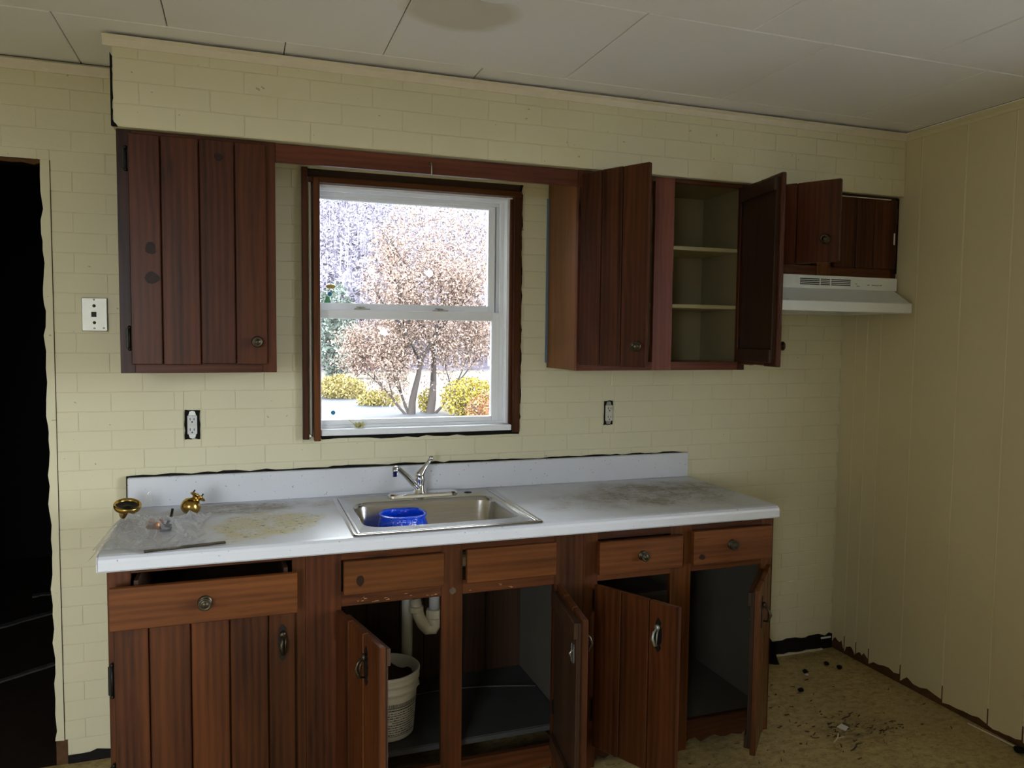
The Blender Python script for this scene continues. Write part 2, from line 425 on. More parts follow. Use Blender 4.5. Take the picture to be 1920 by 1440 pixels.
r = random.Random(3); pts = [(SX0+.001, SZ-.002), (SX0+.016, SZ-.002), (SX0+.012, SZ+.006), (SX0+.005, SZ+.012)]; z = SZ+.02
while z < SZ+.22: pts.append((SX0+.001+r.uniform(0, .004), z)); z += r.uniform(.006, .02)
pts.append((SX0-.003, SZ+.22)); pts.append((SX0-.003, SZ))
obj('torn_corner', B().prism(pts, SY-.0012, SY+.003, 'y'), M['dark'], wall_soffit)
# other walls, floor
struct('wall_left', B().box(RXL-.12, RXL, RYB-.12, bf, 0, ZT), M['plank'], 'left kitchen wall out of frame')
b = B(); b.box(RXL-.12, W3[0], RYB-.12, RYB, 0, ZT); b.box(W3[1], RX+.13, RYB-.12, RYB, 0, ZT); b.box(W3[0], W3[1], RYB-.12, RYB, 0, W3[2]); b.box(W3[0], W3[1], RYB-.12, RYB, W3[3], ZT)
struct('wall_front', b, M['plank'], 'kitchen wall behind the camera')
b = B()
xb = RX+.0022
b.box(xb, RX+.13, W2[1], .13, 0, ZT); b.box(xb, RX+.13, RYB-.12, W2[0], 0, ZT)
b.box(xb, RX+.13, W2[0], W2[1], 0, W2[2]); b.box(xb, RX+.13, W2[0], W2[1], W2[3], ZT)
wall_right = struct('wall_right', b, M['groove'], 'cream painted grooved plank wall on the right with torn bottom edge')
ys = [0., -.085, -.160, -.240, -.425, -.645, -.855, -1.0, -1.17, -1.40, W2[1]+.07]
for i in range(len(ys)-1):
    y1, y0 = ys[i], ys[i+1]
    r = random.Random(i+3); n = 6
    pts = []
    zb = lambda: max(.004, .050-.035*((-y1)/1.1)+r.choice((-.008, -.004, 0, .003, .009)))
    c = .0034
    pts.append((y0+c, .036+r.uniform(-.02, .012)))
    for k in range(1, n): pts.append((y0+c+(y1-y0-2*c)*k/n, zb()))
    pts.append((y1-c, .03+r.uniform(-.02, .012)))
    top = 2.412
    bm = B()
    # front face at RX, bevelled back to the groove
    bm.prism([(p, q) for p, q in pts]+[(y1-c, top), (y0+c, top)], RX, xb+.001, 'x')
    o = obj('plank', bm, M['plank'], wall_right)
for (z0, z1) in ((.04, W2[2]-.07), (W2[3]+.07, 2.41)):
    y = W2[1]+.07
    while y > RYB+.05:
        y2 = max(RYB, y-.21)
        obj('plank', B().box(RX, xb, y2+.002, y-.002, z0, z1, .0015), M['plank'], wall_right); y = y2
floor = struct('floor', B().box(RXL-.12, RX+.13, RYB-.12, .0, -.1, 0), M['floor'], 'worn tan vinyl kitchen floor with dirt and scratches')
ceiling = struct('ceiling', B().box(RXL-.12, RX+.13, RYB-.12, .13, ZT+.010, ZT+.12), M['dark'], 'white panelled ceiling with staggered joints')
ych = [0.0, -.45]+[-.45-.592*k for k in range(1, 7)]+[RYB]
def panel(x0, x1, y0, y1):
    g = .0015; c = .0040
    bm = bmesh.new()
    def rc(ins, z): return [bm.verts.new(p) for p in ((x0+ins, y0+ins, z), (x1-ins, y0+ins, z), (x1-ins, y1-ins, z), (x0+ins, y1-ins, z))]
    a, m, t = rc(g, ZT+.0105), rc(g, ZT+.0022), rc(c, ZT)
    for p, q in ((a, m), (m, t)):
        for i in range(4): bm.faces.new((p[i], p[(i+1) % 4], q[(i+1) % 4], q[i]))
    bm.faces.new(t); bm.faces.new(a)
    o = obj('panel', bm, M['ceil'], ceiling)
for r in range(len(ych)-1):
    off = (.415, .72, .42, .72, .42, .72, .42, .72)[r]
    x = off-.645*3
    while x < RX:
        x0, x1 = max(x, RXL), min(x+.645, RX)
        if x1-x0 > .02: panel(x0, x1, ych[r+1], ych[r])
        x += .645
# trims
def cove(name, pts, a, c, axis, label, mat='trimp'):
    b = B(); b.prism(pts, a, c, axis); o = struct(name, b, M[mat], label); return o
# soffit crown: profile in (y,z), pushed along x, plus a short return
cove('trim_1', [(SY+.001, 2.404), (SY-.004, 2.404), (SY-.007, 2.412), (SY-.012, 2.424), (SY-.022, 2.431), (SY-.022, 2.4335), (SY+.001, 2.4335)], SX0-.022, RX-.001, 'x', 'pale cove moulding along the top of the soffit')
cove('trim_2', [(bf, 2.402), (-.006, 2.402), (-.010, 2.414), (-.018, 2.430), (-.018, 2.4335), (bf, 2.4335)], RXL, SX0-.002, 'x', 'pale cove moulding above the dark doorway')
cove('trim_3', [(RX+.004, 2.405), (RX-.003, 2.405), (RX-.006, 2.418), (RX-.006, 2.4375), (RX+.004, 2.4375)], RYB, SY-.002, 'y', 'cream strip along the top of the right wall', 'plank')
# doorway casing strip with ragged paint edge, dark jamb
r = random.Random(5)
pts = [(DX1+.020, .088), (DX1+.020, DZ)]
z = DZ
while z > .09: pts.append((DX1-.001-r.uniform(0, .009), z)); z -= r.uniform(.02, .06)
pts.append((DX1-.008, .09))
b = B(); b.prism(pts, -.004, .02, 'y')
d1 = struct('door_1', b, M['wall'], 'open dark doorway left of the kitchen with a cream painted casing edge')
b = B(); b.box(DX1-.002, DX1+.001, .02, .13, 0, DZ); b.box(DX0, DX1, .001, .13, DZ-.003, DZ+.002); b.box(DX0-.001, DX0+.02, .0, .13, 0, DZ)
obj('jamb', b, M['hallwall'], d1)
pts = [(DX0, DZ-.001), (DX1-.004, DZ-.001)]; x = DX1-.004
while x > DX0: pts.append((x, DZ-.006-r.uniform(.0, .012))); x -= r.uniform(.02, .05)
obj('torn_header_edge', B().prism(pts, -.001, .012, 'y'), M['brownbase'], d1)
obj('jamb_foot', B().box(DX1-.006, DX1+.03, -.001, .05, .0, .088), M['brownbase'], d1)
obj('casing_seam', B().box(DX1+.0195, DX1+.0225, -.0012, .002, .09, DZ), M['grime'], d1)
# baseboards
r = random.Random(11)
def ragged(x0, x1, zt, amp, z0=0., step=(.015, .05)):
    pts = [(x1, z0), (x0, z0)]; x = x0
    while x < x1: pts.append((x, zt+r.uniform(-amp, amp))); x += r.uniform(*step)
    pts.append((x1, zt)); return pts
bb = struct('baseboard_back', B().prism(ragged(2.835, RX, .070, .007), -.005, bf, 'y'), M['black'], 'ragged black adhesive strip along the bottom of the back wall')
fl = bmesh.new()   # a torn tab of old cove base peeling away beside the cabinet
prev = None
for i in range(9):
    t = i/8; zt = .150-.085*t**2.2; x = 3.225+.075*t; y = -.012-.05*math.sin(t*1.4)
    row = [fl.verts.new((x, y-.035*(1-k/4)**2, zt*k/4)) for k in range(5)]
    if prev:
        for k in range(4): fl.faces.new((prev[k], row[k], row[k+1], prev[k+1]))
    prev = row
bmesh.ops.solidify(fl, geom=fl.faces[:], thickness=.004)
obj('peeling_cove_base', fl, M['black'], bb)
obj('white_crumb', B().box(3.615, 3.675, -.012, -.004, .052, .060, .002), M['paper'], bb)
obj('dirt_ridge', B().prism(ragged(3.28, 3.62, .006, .003, step=(.02, .06)), -.016, -.006, 'y'), M['trimp'], bb)
struct('baseboard_left', B().prism(ragged(DX1+.03, .555, .034, .006), -.004, bf, 'y'), M['black'], 'black adhesive strip between the doorway and the base cabinet')
br_ = struct('baseboard_right', B().box(RX+.0015, xb+.002, RYB, -.002, 0, .085), M['brownbase'], 'bare brown strip at the torn bottom of the right wall')

# window 2 (beside the camera) : plain glazed window
wn = struct('window_2', B().box(RX-.01, RX+.12, W2[0]-.06, W2[0], W2[2]-.06, W2[3]+.06).box(RX-.01, RX+.12, W2[1], W2[1]+.06, W2[2]-.06, W2[3]+.06).box(RX-.01, RX+.12, W2[0], W2[1], W2[2]-.06, W2[2]).box(RX-.01, RX+.12, W2[0], W2[1], W2[3], W2[3]+.06), M['white'], 'wide window in the right wall beside the camera')
obj('mullion', B().box(RX+.03, RX+.07, (W2[0]+W2[1])/2-.02, (W2[0]+W2[1])/2+.02, W2[2], W2[3]), M['white'], wn)
obj('pane', B().box(RX+.048, RX+.052, W2[0], W2[1], W2[2], W2[3]), M['glass'], wn)


wn = struct('fill_window', B().box(W3[0]-.06, W3[0], RYB-.1, RYB+.01, W3[2]-.06, W3[3]+.06).box(W3[1], W3[1]+.06, RYB-.1, RYB+.01, W3[2]-.06, W3[3]+.06).box(W3[0], W3[1], RYB-.1, RYB+.01, W3[2]-.06, W3[2]).box(W3[0], W3[1], RYB-.1, RYB+.01, W3[3], W3[3]+.06), M['white'], 'unseen window added in the wall behind the camera for fill light')  # unseen window, added to bring more light in from behind
obj('pane', B().box(W3[0], W3[1], RYB-.052, RYB-.048, W3[2], W3[3]), M['glass'], wn)

# hall beyond the doorway
b = B(); HX0, HX1, HY = -2.0, .42, 2.9
b.box(HX0-.1, HX0, .13, HY, 0, 2.5); b.box(HX1, HX1+.1, .13, HY, 0, 2.5); b.box(HX0-.1, HX1+.1, HY, HY+.1, 0, 2.5); b.box(HX0-.1, HX1+.1, .13, HY+.1, 2.5, 2.6)
b.box(HX0-.1, RXL-.12, .05, .13, 0, 2.5)
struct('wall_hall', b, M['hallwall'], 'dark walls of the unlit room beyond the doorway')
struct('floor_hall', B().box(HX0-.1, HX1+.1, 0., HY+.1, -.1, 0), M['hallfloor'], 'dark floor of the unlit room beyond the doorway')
for i, (p, q, wd, lab) in enumerate((((-.22, .72), (.10, .95), .03, 'pale dusty wood strip on the dark hall floor, nearest of the three'),
                                ((-.30, 1.52), (-.06, 1.70), .05, 'pale dusty wood strip on the dark hall floor, middle of the three'),
                                ((-.24, 2.02), (-.10, 2.05), .05, 'pale dusty wood strip on the dark hall floor, farthest of the three'))):
    P, Q = Vector((*p, 0)), Vector((*q, 0)); n = (Q-P).normalized().cross(Vector((0, 0, 1)))*wd/2
    rr = random.Random(i); pts = []
    K = 7
    for k in range(K+1): v = P+(Q-P)*k/K+n*rr.uniform(.6, 1.2); pts.append((v.x, v.y))
    for k in range(K, -1, -1): v = P+(Q-P)*k/K-n*rr.uniform(.6, 1.2); pts.append((v.x, v.y))
    c = (P+Q)/2
    o = obj('wood_strip', B().prism(pts, 0, .008, 'z'), M['dusty'], at=tuple(c)); tagp(o, lab, 'wood strip', 'pale strips on the hall floor')

# ------------------------------------------------------------------ window over the sink
wb = B()
win = struct('window_1', B().box(WX0+.03, WX1-.03, .085, .125, WZ0, WZ0+.02), M['white'], 'white double-hung kitchen window in a brown wood surround above the sink')
def wpart(name, b, mat, par=None, lab=None, kind=None): return obj(name, b, mat, par or win, lab, local=True, kind=kind)
BASE[win.name] = Vector((0, 0, 0))
wpart('jamb_board', B().box(WX0, WX0+.022, -.022, .125, WZ0-.006, WZ1, .001), WO['darkz'])
wpart('stop_strip', B().box(WX0+.024, WX0+.034, -.004, .03, WZ0+.01, WZ1-.05, .001), M['trimp'], lab='grey weathered inner strip')
wpart('stop_strip', B().box(WX0+.040, WX0+.064, -.034, .03, WZ0-.012, WZ1-.036, .002), WO['orangez'])
wpart('jamb_board', B().box(WX1-.034, WX1-.004, -.020, .125, WZ0-.004, WZ1-.03, .001), WO['midz'])
wpart('jamb_board', B().box(WX1-.046, WX1-.034, .0, .03, WZ0+.03, WZ1-.06, .001), WO['darkz'])
wpart('head_board', B().box(WX0+.022, WX1, .0, .125, WZ1-.030, WZ1, .001), WO['inx'])
wpart('head_strip', B().box(WX0+.026, WX1-.004, -.022, .03, WZ1-.052, WZ1-.030, .002), WO['orangex'])
r = random.Random(2)
pts = [(WX1-.006, WZ0), (WX1-.006, WZ1)]; z = WZ1
while z > WZ0: pts.append((WX1+.001+r.uniform(-.002, .007), z)); z -= r.uniform(.01, .03)
wpart('ragged_gap', B().prism(pts, -.003, .02, 'y'), M['dark'])
pts = [(WX0+.06, WZ0+.006), (WX1, WZ0+.006)]; x = WX1
while x > WX0+.06: pts.append((x, WZ0-.010+r.uniform(-.004, .004))); x -= r.uniform(.03, .07)
wpart('ragged_gap', B().prism(pts, -.002, .02, 'y'), M['dark'])
FX0, FX1 = WX0+.064, WX1-.052          # white frame
b = B()
b.box(FX0-.03, FX0+.006, .03, .125, WZ0+.02, WZ1-.05); b.box(FX1-.004, FX1+.02, .012, .125, WZ0+.03, WZ1-.05)
for k, (ya, xb_) in enumerate(((.055, .016), (.085, .022), (.105, .034))): b.box(FX1-.004-xb_, FX1-.003, ya, ya+.010, WZ0+.03, WZ1-.06)
for k, (ya, zz) in enumerate(((.02, .010), (.05, .018), (.08, .030))): b.box(FX0, FX1, ya, ya+.012, WZ1-.052-zz, WZ1-.05)
b.box(FX0-.01, FX1, .03, .125, WZ1-.055, WZ1-.050)
wpart('frame', b, M['white'])
wpart('sill', B().box(WX0+.066, WX1-.036, -.012, .125, WZ0+.004, WZ0+.028, .003).box(FX0, FX1, .05, .075, WZ0+.026, WZ0+.038, .001), M['white'])
def sash(name, x0, x1, z0, z1, y, st, rt_, rb):
    b = B(); t = .028
    b.box(x0, x0+st, y, y+t, z0, z1, .003); b.box(x1-st, x1, y, y+t, z0, z1, .003)
    b.box(x0+st-.002, x1-st+.002, y, y+t, z1-rt_, z1, .003); b.box(x0+st-.002, x1-st+.002, y, y+t, z0, z0+rb, .003)
    s = wpart(name, b, M['white'])
    wpart('pane', B().box(x0+st-.004, x1-st+.004, y+.012, y+.016, z0+rb-.004, z1-rt_+.004), M['glass'], s)
    return s
us = sash('upper_sash', FX0-.022, FX1-.030, 1.622, WZ1-.062, .088, .030, .032, .036)
ls = sash('lower_sash', FX0-.022, FX1-.018, WZ0+.036, 1.632, .056, .034, .036, .022)
for x in (1.372, 1.69):
    b = B(); b.box(x-.03, x+.03, .058, .084, 1.632, 1.637, .001); b.lathe([(.0, 0), (.012, 0), (.012, .006), (0, .008)], 12, Matrix.Translation((x, .07, 1.637))); b.box(x-.024, x+.004, .062, .070, 1.640, 1.645, .001)
    wpart('sash_lock', b, M['nickel'], ls)
wpart('sticker', disc(1.249, .0985, 1.693, .0085, .0085), M['dotblue'], us)
wpart('sticker', disc(1.253, .0985, 1.722, .019, .008), M['dotyellow'], us)
wpart('sticker', B().prism([(1.226, 1.655), (1.254, 1.655), (1.248, 1.68), (1.236, 1.684)], .0985, .099, 'y'), M['dotgreen'], us)
wpart('sticker', disc(1.257, .0665, 1.226, .0085, .0085), M['dotblue'], ls)
for i, (x, z, q) in enumerate(((1.405, 1.965, .013), (1.64, 1.97, .012), (1.415, 1.79, .015), (1.65, 1.79, .017))):  # lamp reflections in the glass, painted on as white spots
    wpart('reflection_spot', disc(x, .0985, z, q, q*.85, 11, .0004, .35, i), M['reflection_spot'], us)
wpart('reflection_spot', disc(1.455, .0665, 1.545, .018, .014, 11, .0004, .35, 9), M['reflection_spot'], ls)

# ------------------------------------------------------------------ cabinet hardware
def knob_mesh(r=.017):
    b = B(); m = Matrix.Rotation(R_(90), 4, 'X')       # axis towards -y
    k = r/.017
    b.lathe([(0, 0), (.019*k, 0), (.0175*k, .0025), (.012*k, .004), (.0065*k, .006), (.006*k, .013), (.011*k, .017), (.017*k, .020), (.0175*k, .023), (.0155*k, .0255), (.0125*k, .0235), (.0095*k, .0235), (.0065*k, .027), (0, .0285)], 18, m)
    return b
def pull_mesh(L=.115):
    b = B(); h = L/2
    out = [(0, h), (.006, h-.008), (.011, h-.018), (.007, h-.026), (.012, h-.034), (.013, 0), (.012, -h+.034), (.007, -h+.026), (.011, -h+.016), (.006, -h+.007), (0, -h)]
    out = out+[(-x, z) for x, z in out[-2:0:-1]]
    b.prism(out, -.003, 0, 'y')
    return b
def pull_grip(L=.115):
    b = B(); h = L/2
    b.lathe([(0, 0), (.009, 0), (.011, .006), (.009, .011), (0, .013)], 12, Matrix.Translation((0, -.003, h-.03)) @ Matrix.Rotation(R_(90), 4, 'X'))
    b.tube([(0, -.010, h-.032), (-.004, -.024, h-.045), (-.004, -.030, h-.062), (0, -.022, -h+.028), (.002, -.006, -h+.026)], [.004, .0045, .006, .0045, .003], 8)
    b.tube([(.006, -.010, h-.032), (.008, -.022, h-.050), (.006, -.022, -h+.03)], [.003, .003, .0025], 6)
    return b
def hinge_mesh(h=.06):
    b = B(); b.box(-.011, .011, -.003, 0, -h/2, h/2, .001); b.tube([(0, -.005, -h/2), (0, -.005, h/2)], .0042, 8)
    for s in (-1, 1): b.lathe([(0, -.006), (.0045, -.004), (.006, 0), (.0045, .004), (0, .007)], 8, Matrix.Translation((0, -.005, s*(h/2+.004))))
    return b
def door(cab, hx, hy, z0, wd, h, side, ang, cuts, tone, knob=None, pull=None, back='in', label=None, th=.019, gaps=.0016, batten=True, catch=False):
    s = 1 if side == 'L' else -1
    X = lambda a, b: (min(s*a, s*b), max(s*a, s*b))
    b = B(); i = .016
    b.box(*X(i, wd-i), 0, .008, i, h-i)
    if batten:
        b.box(*X(i, wd-i), .008, .022, i, i+.05, .0015); b.box(*X(i, wd-i), .008, .022, h-i-.05, h-i, .0015)
        b.box(*X(wd-i-.022, wd-i), .008, .014, i+.05, h-i-.05, .001)
    d = obj('door', b, WO[back+'z'], cab, label, local=True, loc=Vector((hx, hy, z0))-BASE[cab.name], rot=(0, 0, -R_(ang)*s))
    pz = [0]+[c for c in cuts]+[wd]
    for a, c in zip(pz, pz[1:]):
        ja, jc = (gaps if a else 0), (gaps if c != wd else 0)
        x0, x1 = X(a+ja, c-jc)
        obj('plank', B().box(x0, x1, -th, -.0002, rng.uniform(0, .003), h-rng.uniform(0, .002), .0028), WO[tone+'z'], d, local=True)
    if knob: obj('knob', knob_mesh(), M['bronze'], d, local=True, loc=(s*knob[0], -th, knob[1]))
    if pull:
        p = obj('pull_plate', pull_mesh(), M['iron'], d, local=True, loc=(s*pull[0], -th, pull[1]))
        obj('pull', pull_grip(), M['pewter'] if len(pull) > 2 else M['bronze'], d, local=True, loc=(s*pull[0], -th, pull[1]))
    if catch:
        obj('catch_plate', B().box(*X(wd-.085, wd-.06), .008, .011, h-.16, h-.10, .004).tube([(s*(wd-.072), .011, h-.12), (s*(wd-.072), .02, h-.13), (s*(wd-.072), .012, h-.145)], .003, 6), M['nickel'], d, local=True)
    return d
def cpart(cab, name, x0, x1, y0, y1, z0, z1, mat, bev=.001, label=None):
    return obj(name, B().box(x0, x1, y0, y1, z0, z1, bev), mat, cab, label)
def hinge(cab, x, y, z, h=.06): return obj('hinge', hinge_mesh(h), M['iron'], cab, local=True, loc=Vector((x, y, z))-BASE[cab.name])

UF, UB = -.3116, -.006                 # wall cabinet face and back
ZU0, ZU1 = 1.4045, 2.1645
# --- left wall cabinet
c = thing('wall_cabinet', 'tall dark-stained plank wall cabinet left of the window, door closed', 'cabinet', (.795, -.16, ZU0), 'pine wall cabinets')
cpart(c, 'side_panel', .558, .572, UF+.019, UB, ZU0, ZU1, WO['darkz']); cpart(c, 'side_panel', 1.017, 1.0305, UF+.019, UB, ZU0, ZU1, WO['darkz'])
cpart(c, 'bottom_panel', .572, 1.017, UF+.019, UB, ZU0+.012, ZU0+.026, WO['inx']); cpart(c, 'top_panel', .572, 1.017, UF+.019, UB, ZU1-.014, ZU1, WO['inx'])
cpart(c, 'back_panel', .572, 1.017, UB-.006, UB, ZU0+.026, ZU1-.014, M['inside'])
cpart(c, 'stile', .558, .600, UF, UF+.019, ZU0, ZU1, WO['darkz']); cpart(c, 'stile', .986, 1.0305, UF, UF+.019, ZU0, ZU1, WO['darkz'])
cpart(c, 'rail', .600, .986, UF, UF+.019, ZU0, ZU0+.034, WO['darkx']); cpart(c, 'rail', .600, .986, UF, UF+.019, ZU1-.022, ZU1, WO['darkx'])
door(c, .592, UF-.001, 1.4315, .408, .7215, 'L', 0, (.091, .204, .311), 'dark', knob=(.377, .0755), batten=False, label='closed dark plank door with a knot near its middle left')
hinge(c, .584, UF-.003, 2.075); hinge(c, .586, UF-.003, 1.515)
for x_, z_, rx_, rz_ in ((.652, 1.80, .016, .022), (.655, 1.705, .022, .020), (.855, 2.10, .014, .012)):
    obj('knot', disc(x_, UF-.0215, z_, rx_, rz_, 12, .0012, .18, int(z_*100)), M['knot'], c)
# --- valance
c = thing('valance_board', 'reddish plain wood board spanning above the window between the wall cabinets', 'board', (1.58, -.30, 2.104))
cpart(c, 'board', 1.031, 2.1285, -.3085, -.2895, 2.104, 2.163, WO['redx'], .0015)
h = thing('cup_hook', 'small bent metal hook screwed into the board above the window', 'hook', (1.556, -.3085, 2.12))
b = B(); b.tube([(1.556, -.3085, 2.142), (1.556, -.318, 2.142), (1.5565, -.325, 2.135), (1.557, -.326, 2.118), (1.558, -.322, 2.102), (1.559, -.315, 2.092), (1.559, -.309, 2.094)], .0022, 6)
obj('shank', b, M['nickel'], h)
obj('collar', B().lathe([(0, 0), (.006, 0), (.005, .003), (0, .003)], 10, Matrix.Translation((1.556, -.3085, 2.142)) @ Matrix.Rotation(R_(90), 4, 'X')), M['bronze'], h)
# --- right wall cabinet, open
c = thing('wall_cabinet', 'pine wall cabinet right of the window with both doors open and beige shelves', 'cabinet', (2.51, -.16, ZU0), 'pine wall cabinets')
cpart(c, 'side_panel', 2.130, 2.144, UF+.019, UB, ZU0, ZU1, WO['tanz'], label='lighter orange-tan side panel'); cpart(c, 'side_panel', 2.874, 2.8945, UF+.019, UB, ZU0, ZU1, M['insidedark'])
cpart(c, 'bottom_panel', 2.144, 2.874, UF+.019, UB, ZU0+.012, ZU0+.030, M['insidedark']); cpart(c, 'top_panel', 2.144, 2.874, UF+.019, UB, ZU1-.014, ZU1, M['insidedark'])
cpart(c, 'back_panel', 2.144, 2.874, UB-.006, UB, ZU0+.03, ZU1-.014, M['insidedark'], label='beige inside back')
cpart(c, 'stile', 2.130, 2.157, UF, UF+.019, ZU0, ZU1, WO['redz']); cpart(c, 'stile', 2.459, 2.546, UF, UF+.019, ZU0+.0, ZU1, WO['redz'], label='wide reddish centre stile'); cpart(c, 'stile', 2.857, 2.8945, UF, UF+.019, ZU0, ZU1, WO['midz'])
for x0, x1 in ((2.157, 2.459), (2.546, 2.857)):
    cpart(c, 'rail', x0, x1, UF, UF+.019, ZU0, ZU0+.034, WO['redx']); cpart(c, 'rail', x0, x1, UF, UF+.019, ZU1-.016, ZU1, WO['midx'])
for z in (1.898, 1.664): cpart(c, 'shelf', 2.144, 2.874, -.275, UB-.006, z-.008, z+.008, M['inside'], .002)
door(c, 2.150, UF-.003, 1.428, .305, .722, 'L', 63, (.098, .193), 'dark', knob=(.270, .075), label='half open door of three dark planks with a purple sheen')
door(c, 2.866, UF-.003, 1.428, .300, .727, 'R', 81, (.10, .2), 'dark', knob=(.27, .08), label='door swung wide open showing its dark battened back')
hinge(c, 2.146, UF-.003, 2.070); hinge(c, 2.146, UF-.003, 1.505); hinge(c, 2.868, UF-.003, 2.06); hinge(c, 2.868, UF-.003, 1.51)
cpart(c, 'painted_edge', 2.1235, 2.1298, -.016, -.004, ZU0+.02, ZU1-.06, plain('blue_grey_paint', (.10, .17, .24), .5), .0)
# --- cabinet over the hood
ZH = 1.8095
c = thing('wall_cabinet', 'short dark plank wall cabinet above the white range hood', 'cabinet', (3.3, -.16, ZH), 'pine wall cabinets')
cpart(c, 'side_panel', 2.897, 2.912, UF+.019, UB, ZH, ZU1, WO['darkz']); cpart(c, 'side_panel', 3.668, 3.682, UF+.019, UB, ZH, ZU1, WO['darkz'])
cpart(c, 'bottom_panel', 2.912, 3.668, UF+.019, UB, ZH+.004, ZH+.02, WO['inx']); cpart(c, 'top_panel', 2.912, 3.668, UF+.019, UB, ZU1-.014, ZU1, WO['inx'])
cpart(c, 'back_panel', 2.912, 3.668, UB-.006, UB, ZH+.02, ZU1-.014, M['inside'])
cpart(c, 'stile', 2.897, 2.936, UF, UF+.019, ZH, ZU1, WO['darkz']); cpart(c, 'stile', 3.652, 3.682, UF, UF+.019, ZH, ZU1, WO['darkz'])
cpart(c, 'stile', 3.245, 3.318, UF-.004, UF+.019, ZH, ZU1-.02, WO['orangez'], label='short centre stile showing as a lighter block below the doors')
cpart(c, 'rail', 2.936, 3.245, UF, UF+.019, ZH, ZH+.040, WO['darkx']); cpart(c, 'rail', 3.318, 3.652, UF, UF+.019, ZH, ZH+.040, WO['darkx'])
cpart(c, 'rail', 2.936, 3.652, UF, UF+.019, ZU1-.016, ZU1, WO['inx'])
door(c, 2.934, UF-.003, 1.834, .335, .320, 'L', 58, (.168,), 'dark', knob=(.285, .09), batten=True, label='half open left door of two planks')
door(c, 3.660, UF-.001, 1.846, .335, .302, 'R', 0, (.125, .222), 'dark', batten=False, label='closed right door of three planks')
hinge(c, 3.664, UF-.004, 2.08, .05); hinge(c, 3.664, UF-.004, 1.91, .05)
r = random.Random(9); pts = [(3.684, ZH+.02), (3.684, ZU1-.004)]; z = ZU1-.004
while z > ZH+.02: pts.append((3.668-r.uniform(-.004, .006), z)); z -= r.uniform(.015, .04)
obj('ragged_gap', B().prism(pts, UF-.0035, UF+.002, 'y'), M['dark'], c)
# paint chips
o = cpart(c, 'paint_chip', 3.643, 3.650, UF-.0212, UF-.0198, 1.955, 2.005, M['paper'], .0, 'bare white paint chip')
cpart(c, 'paint_chip', 3.325, 3.62, UF-.0212, UF-.018, 2.1475, 2.1505, M['trimp'], .0)
# --- range hood
c = thing('range_hood', 'white under-cabinet range hood with black vent slots below the short cabinet', 'range hood', (3.3, -.2, 1.652))
HXa, HXb = 2.905, 3.672
cpart(c, 'fan_box', HXa, HXb, -.333, UB, 1.752, 1.8075, M['hood'], .002)
b = B(); b.prism([(-.331, 1.752), (-.425, 1.694), (-.425, 1.690), (UB, 1.690), (UB, 1.752)], HXa, 3.657, 'x'); obj('sloped_canopy', b, M['hood'], c)
b = B(); b.box(HXa, 3.660, -.432, -.418, 1.651, 1.694, .003); b.box(HXa, HXa+.012, -.420, UB, 1.651, 1.692); b.box(3.648, 3.660, -.420, UB, 1.651, 1.692); b.box(HXa, 3.66, UB-.02, UB, 1.651, 1.692)
obj('lip', b, M['hood'], c)
cpart(c, 'grease_filter', HXa+.012, 3.648, -.418, UB-.02, 1.674, 1.690, M['plate'], .0)
b = B()
for (x0, x1) in ((3.146, 3.247), (3.254, 3.302), (3.309, 3.412)):
    for k in range(4):
        z = 1.7665+k*.0075
        b.box(x0, x1, -.3338, -.3325, z, z+.0042)
o = obj('vent_slots', b, M['ink'], c, kind='stuff')
b = B()
for (x0, x1) in ((3.146, 3.247), (3.254, 3.302), (3.309, 3.412)):
    for k in range(3): b.box(x0, x1, -.3352, -.333, 1.7665+k*.0075+.0042, 1.7665+(k+1)*.0075, .0004)
obj('vent_louvre', b, M['hood'], c, kind='stuff')
b = B(); rr = random.Random(4)
for x0, n_, z in ((3.438, 2, 1.776), (3.447, 3, 1.766), (3.505, 2, 1.772), (3.53, 9, 1.772)):
    for k in range(n_): b.box(x0+k*.0062, x0+k*.0062+.0045, -.3336, -.3328, z, z+rr.uniform(.002, .004))
obj('control_marking', b, M['greyin'], c, kind='stuff')
obj('lip_stain', B().prism([(3.00, 1.694), (3.015, 1.699), (3.03, 1.694)], -.421, -.419, 'y'), M['grime'], c)

# ------------------------------------------------------------------ base cabinets
BF, BB_ = -.6098, -.03
ZC = .868
def carcass(c, x0, x1, mat, back='in', floor_z=.112, fy0=None):
    cpart(c, 'side_panel', x0, x0+.016, BF+.019, BB_, .0, ZC, mat); cpart(c, 'side_panel', x1-.016, x1, BF+.019, BB_, .0, ZC, mat)
    cpart(c, 'floor_panel', x0+.016, x1-.016, (fy0 if fy0 is not None else BF+.019), BB_-.012, floor_z-.018, floor_z, M['liner'] if back == 'planks' else mat)
# --- left unit: drawer + door
c = thing('base_cabinet', 'left pine base cabinet with a sagging open drawer above a five-plank door', 'cabinet', (.825, -.32, 0), 'pine base cabinets')
carcass(c, .5507, 1.097, WO['midz'])
cpart(c, 'back_panel', .567, 1.081, BB_-.012, BB_, .02, ZC, WO['inz'])
cpart(c, 'stile', .5507, .612, BF, BF+.019, 0, ZC, WO['midz']); cpart(c, 'stile', 1.058, 1.097, BF, BF+.019, 0, ZC, WO['midz'])
cpart(c, 'rail', .612, 1.058, BF, BF+.019, .844, ZC, WO['midx']); cpart(c, 'rail', .612, 1.058, BF, BF+.019, .675, .705, WO['midx']); cpart(c, 'rail', .612, 1.058, BF, BF+.019, .02, .115, WO['midx'])
b = B(); b.box(.622, .634, BF-.02, -.10, .722, .828, .001); b.box(1.032, 1.044, BF-.02, -.10, .722, .828, .001); b.box(.634, 1.032, -.112, -.10, .722, .82); b.box(.634, 1.032, BF-.02, -.112, .722, .730)
dr = obj('drawer', b, WO['inx'], c)
BASE[dr.name] = BASE[c.name]
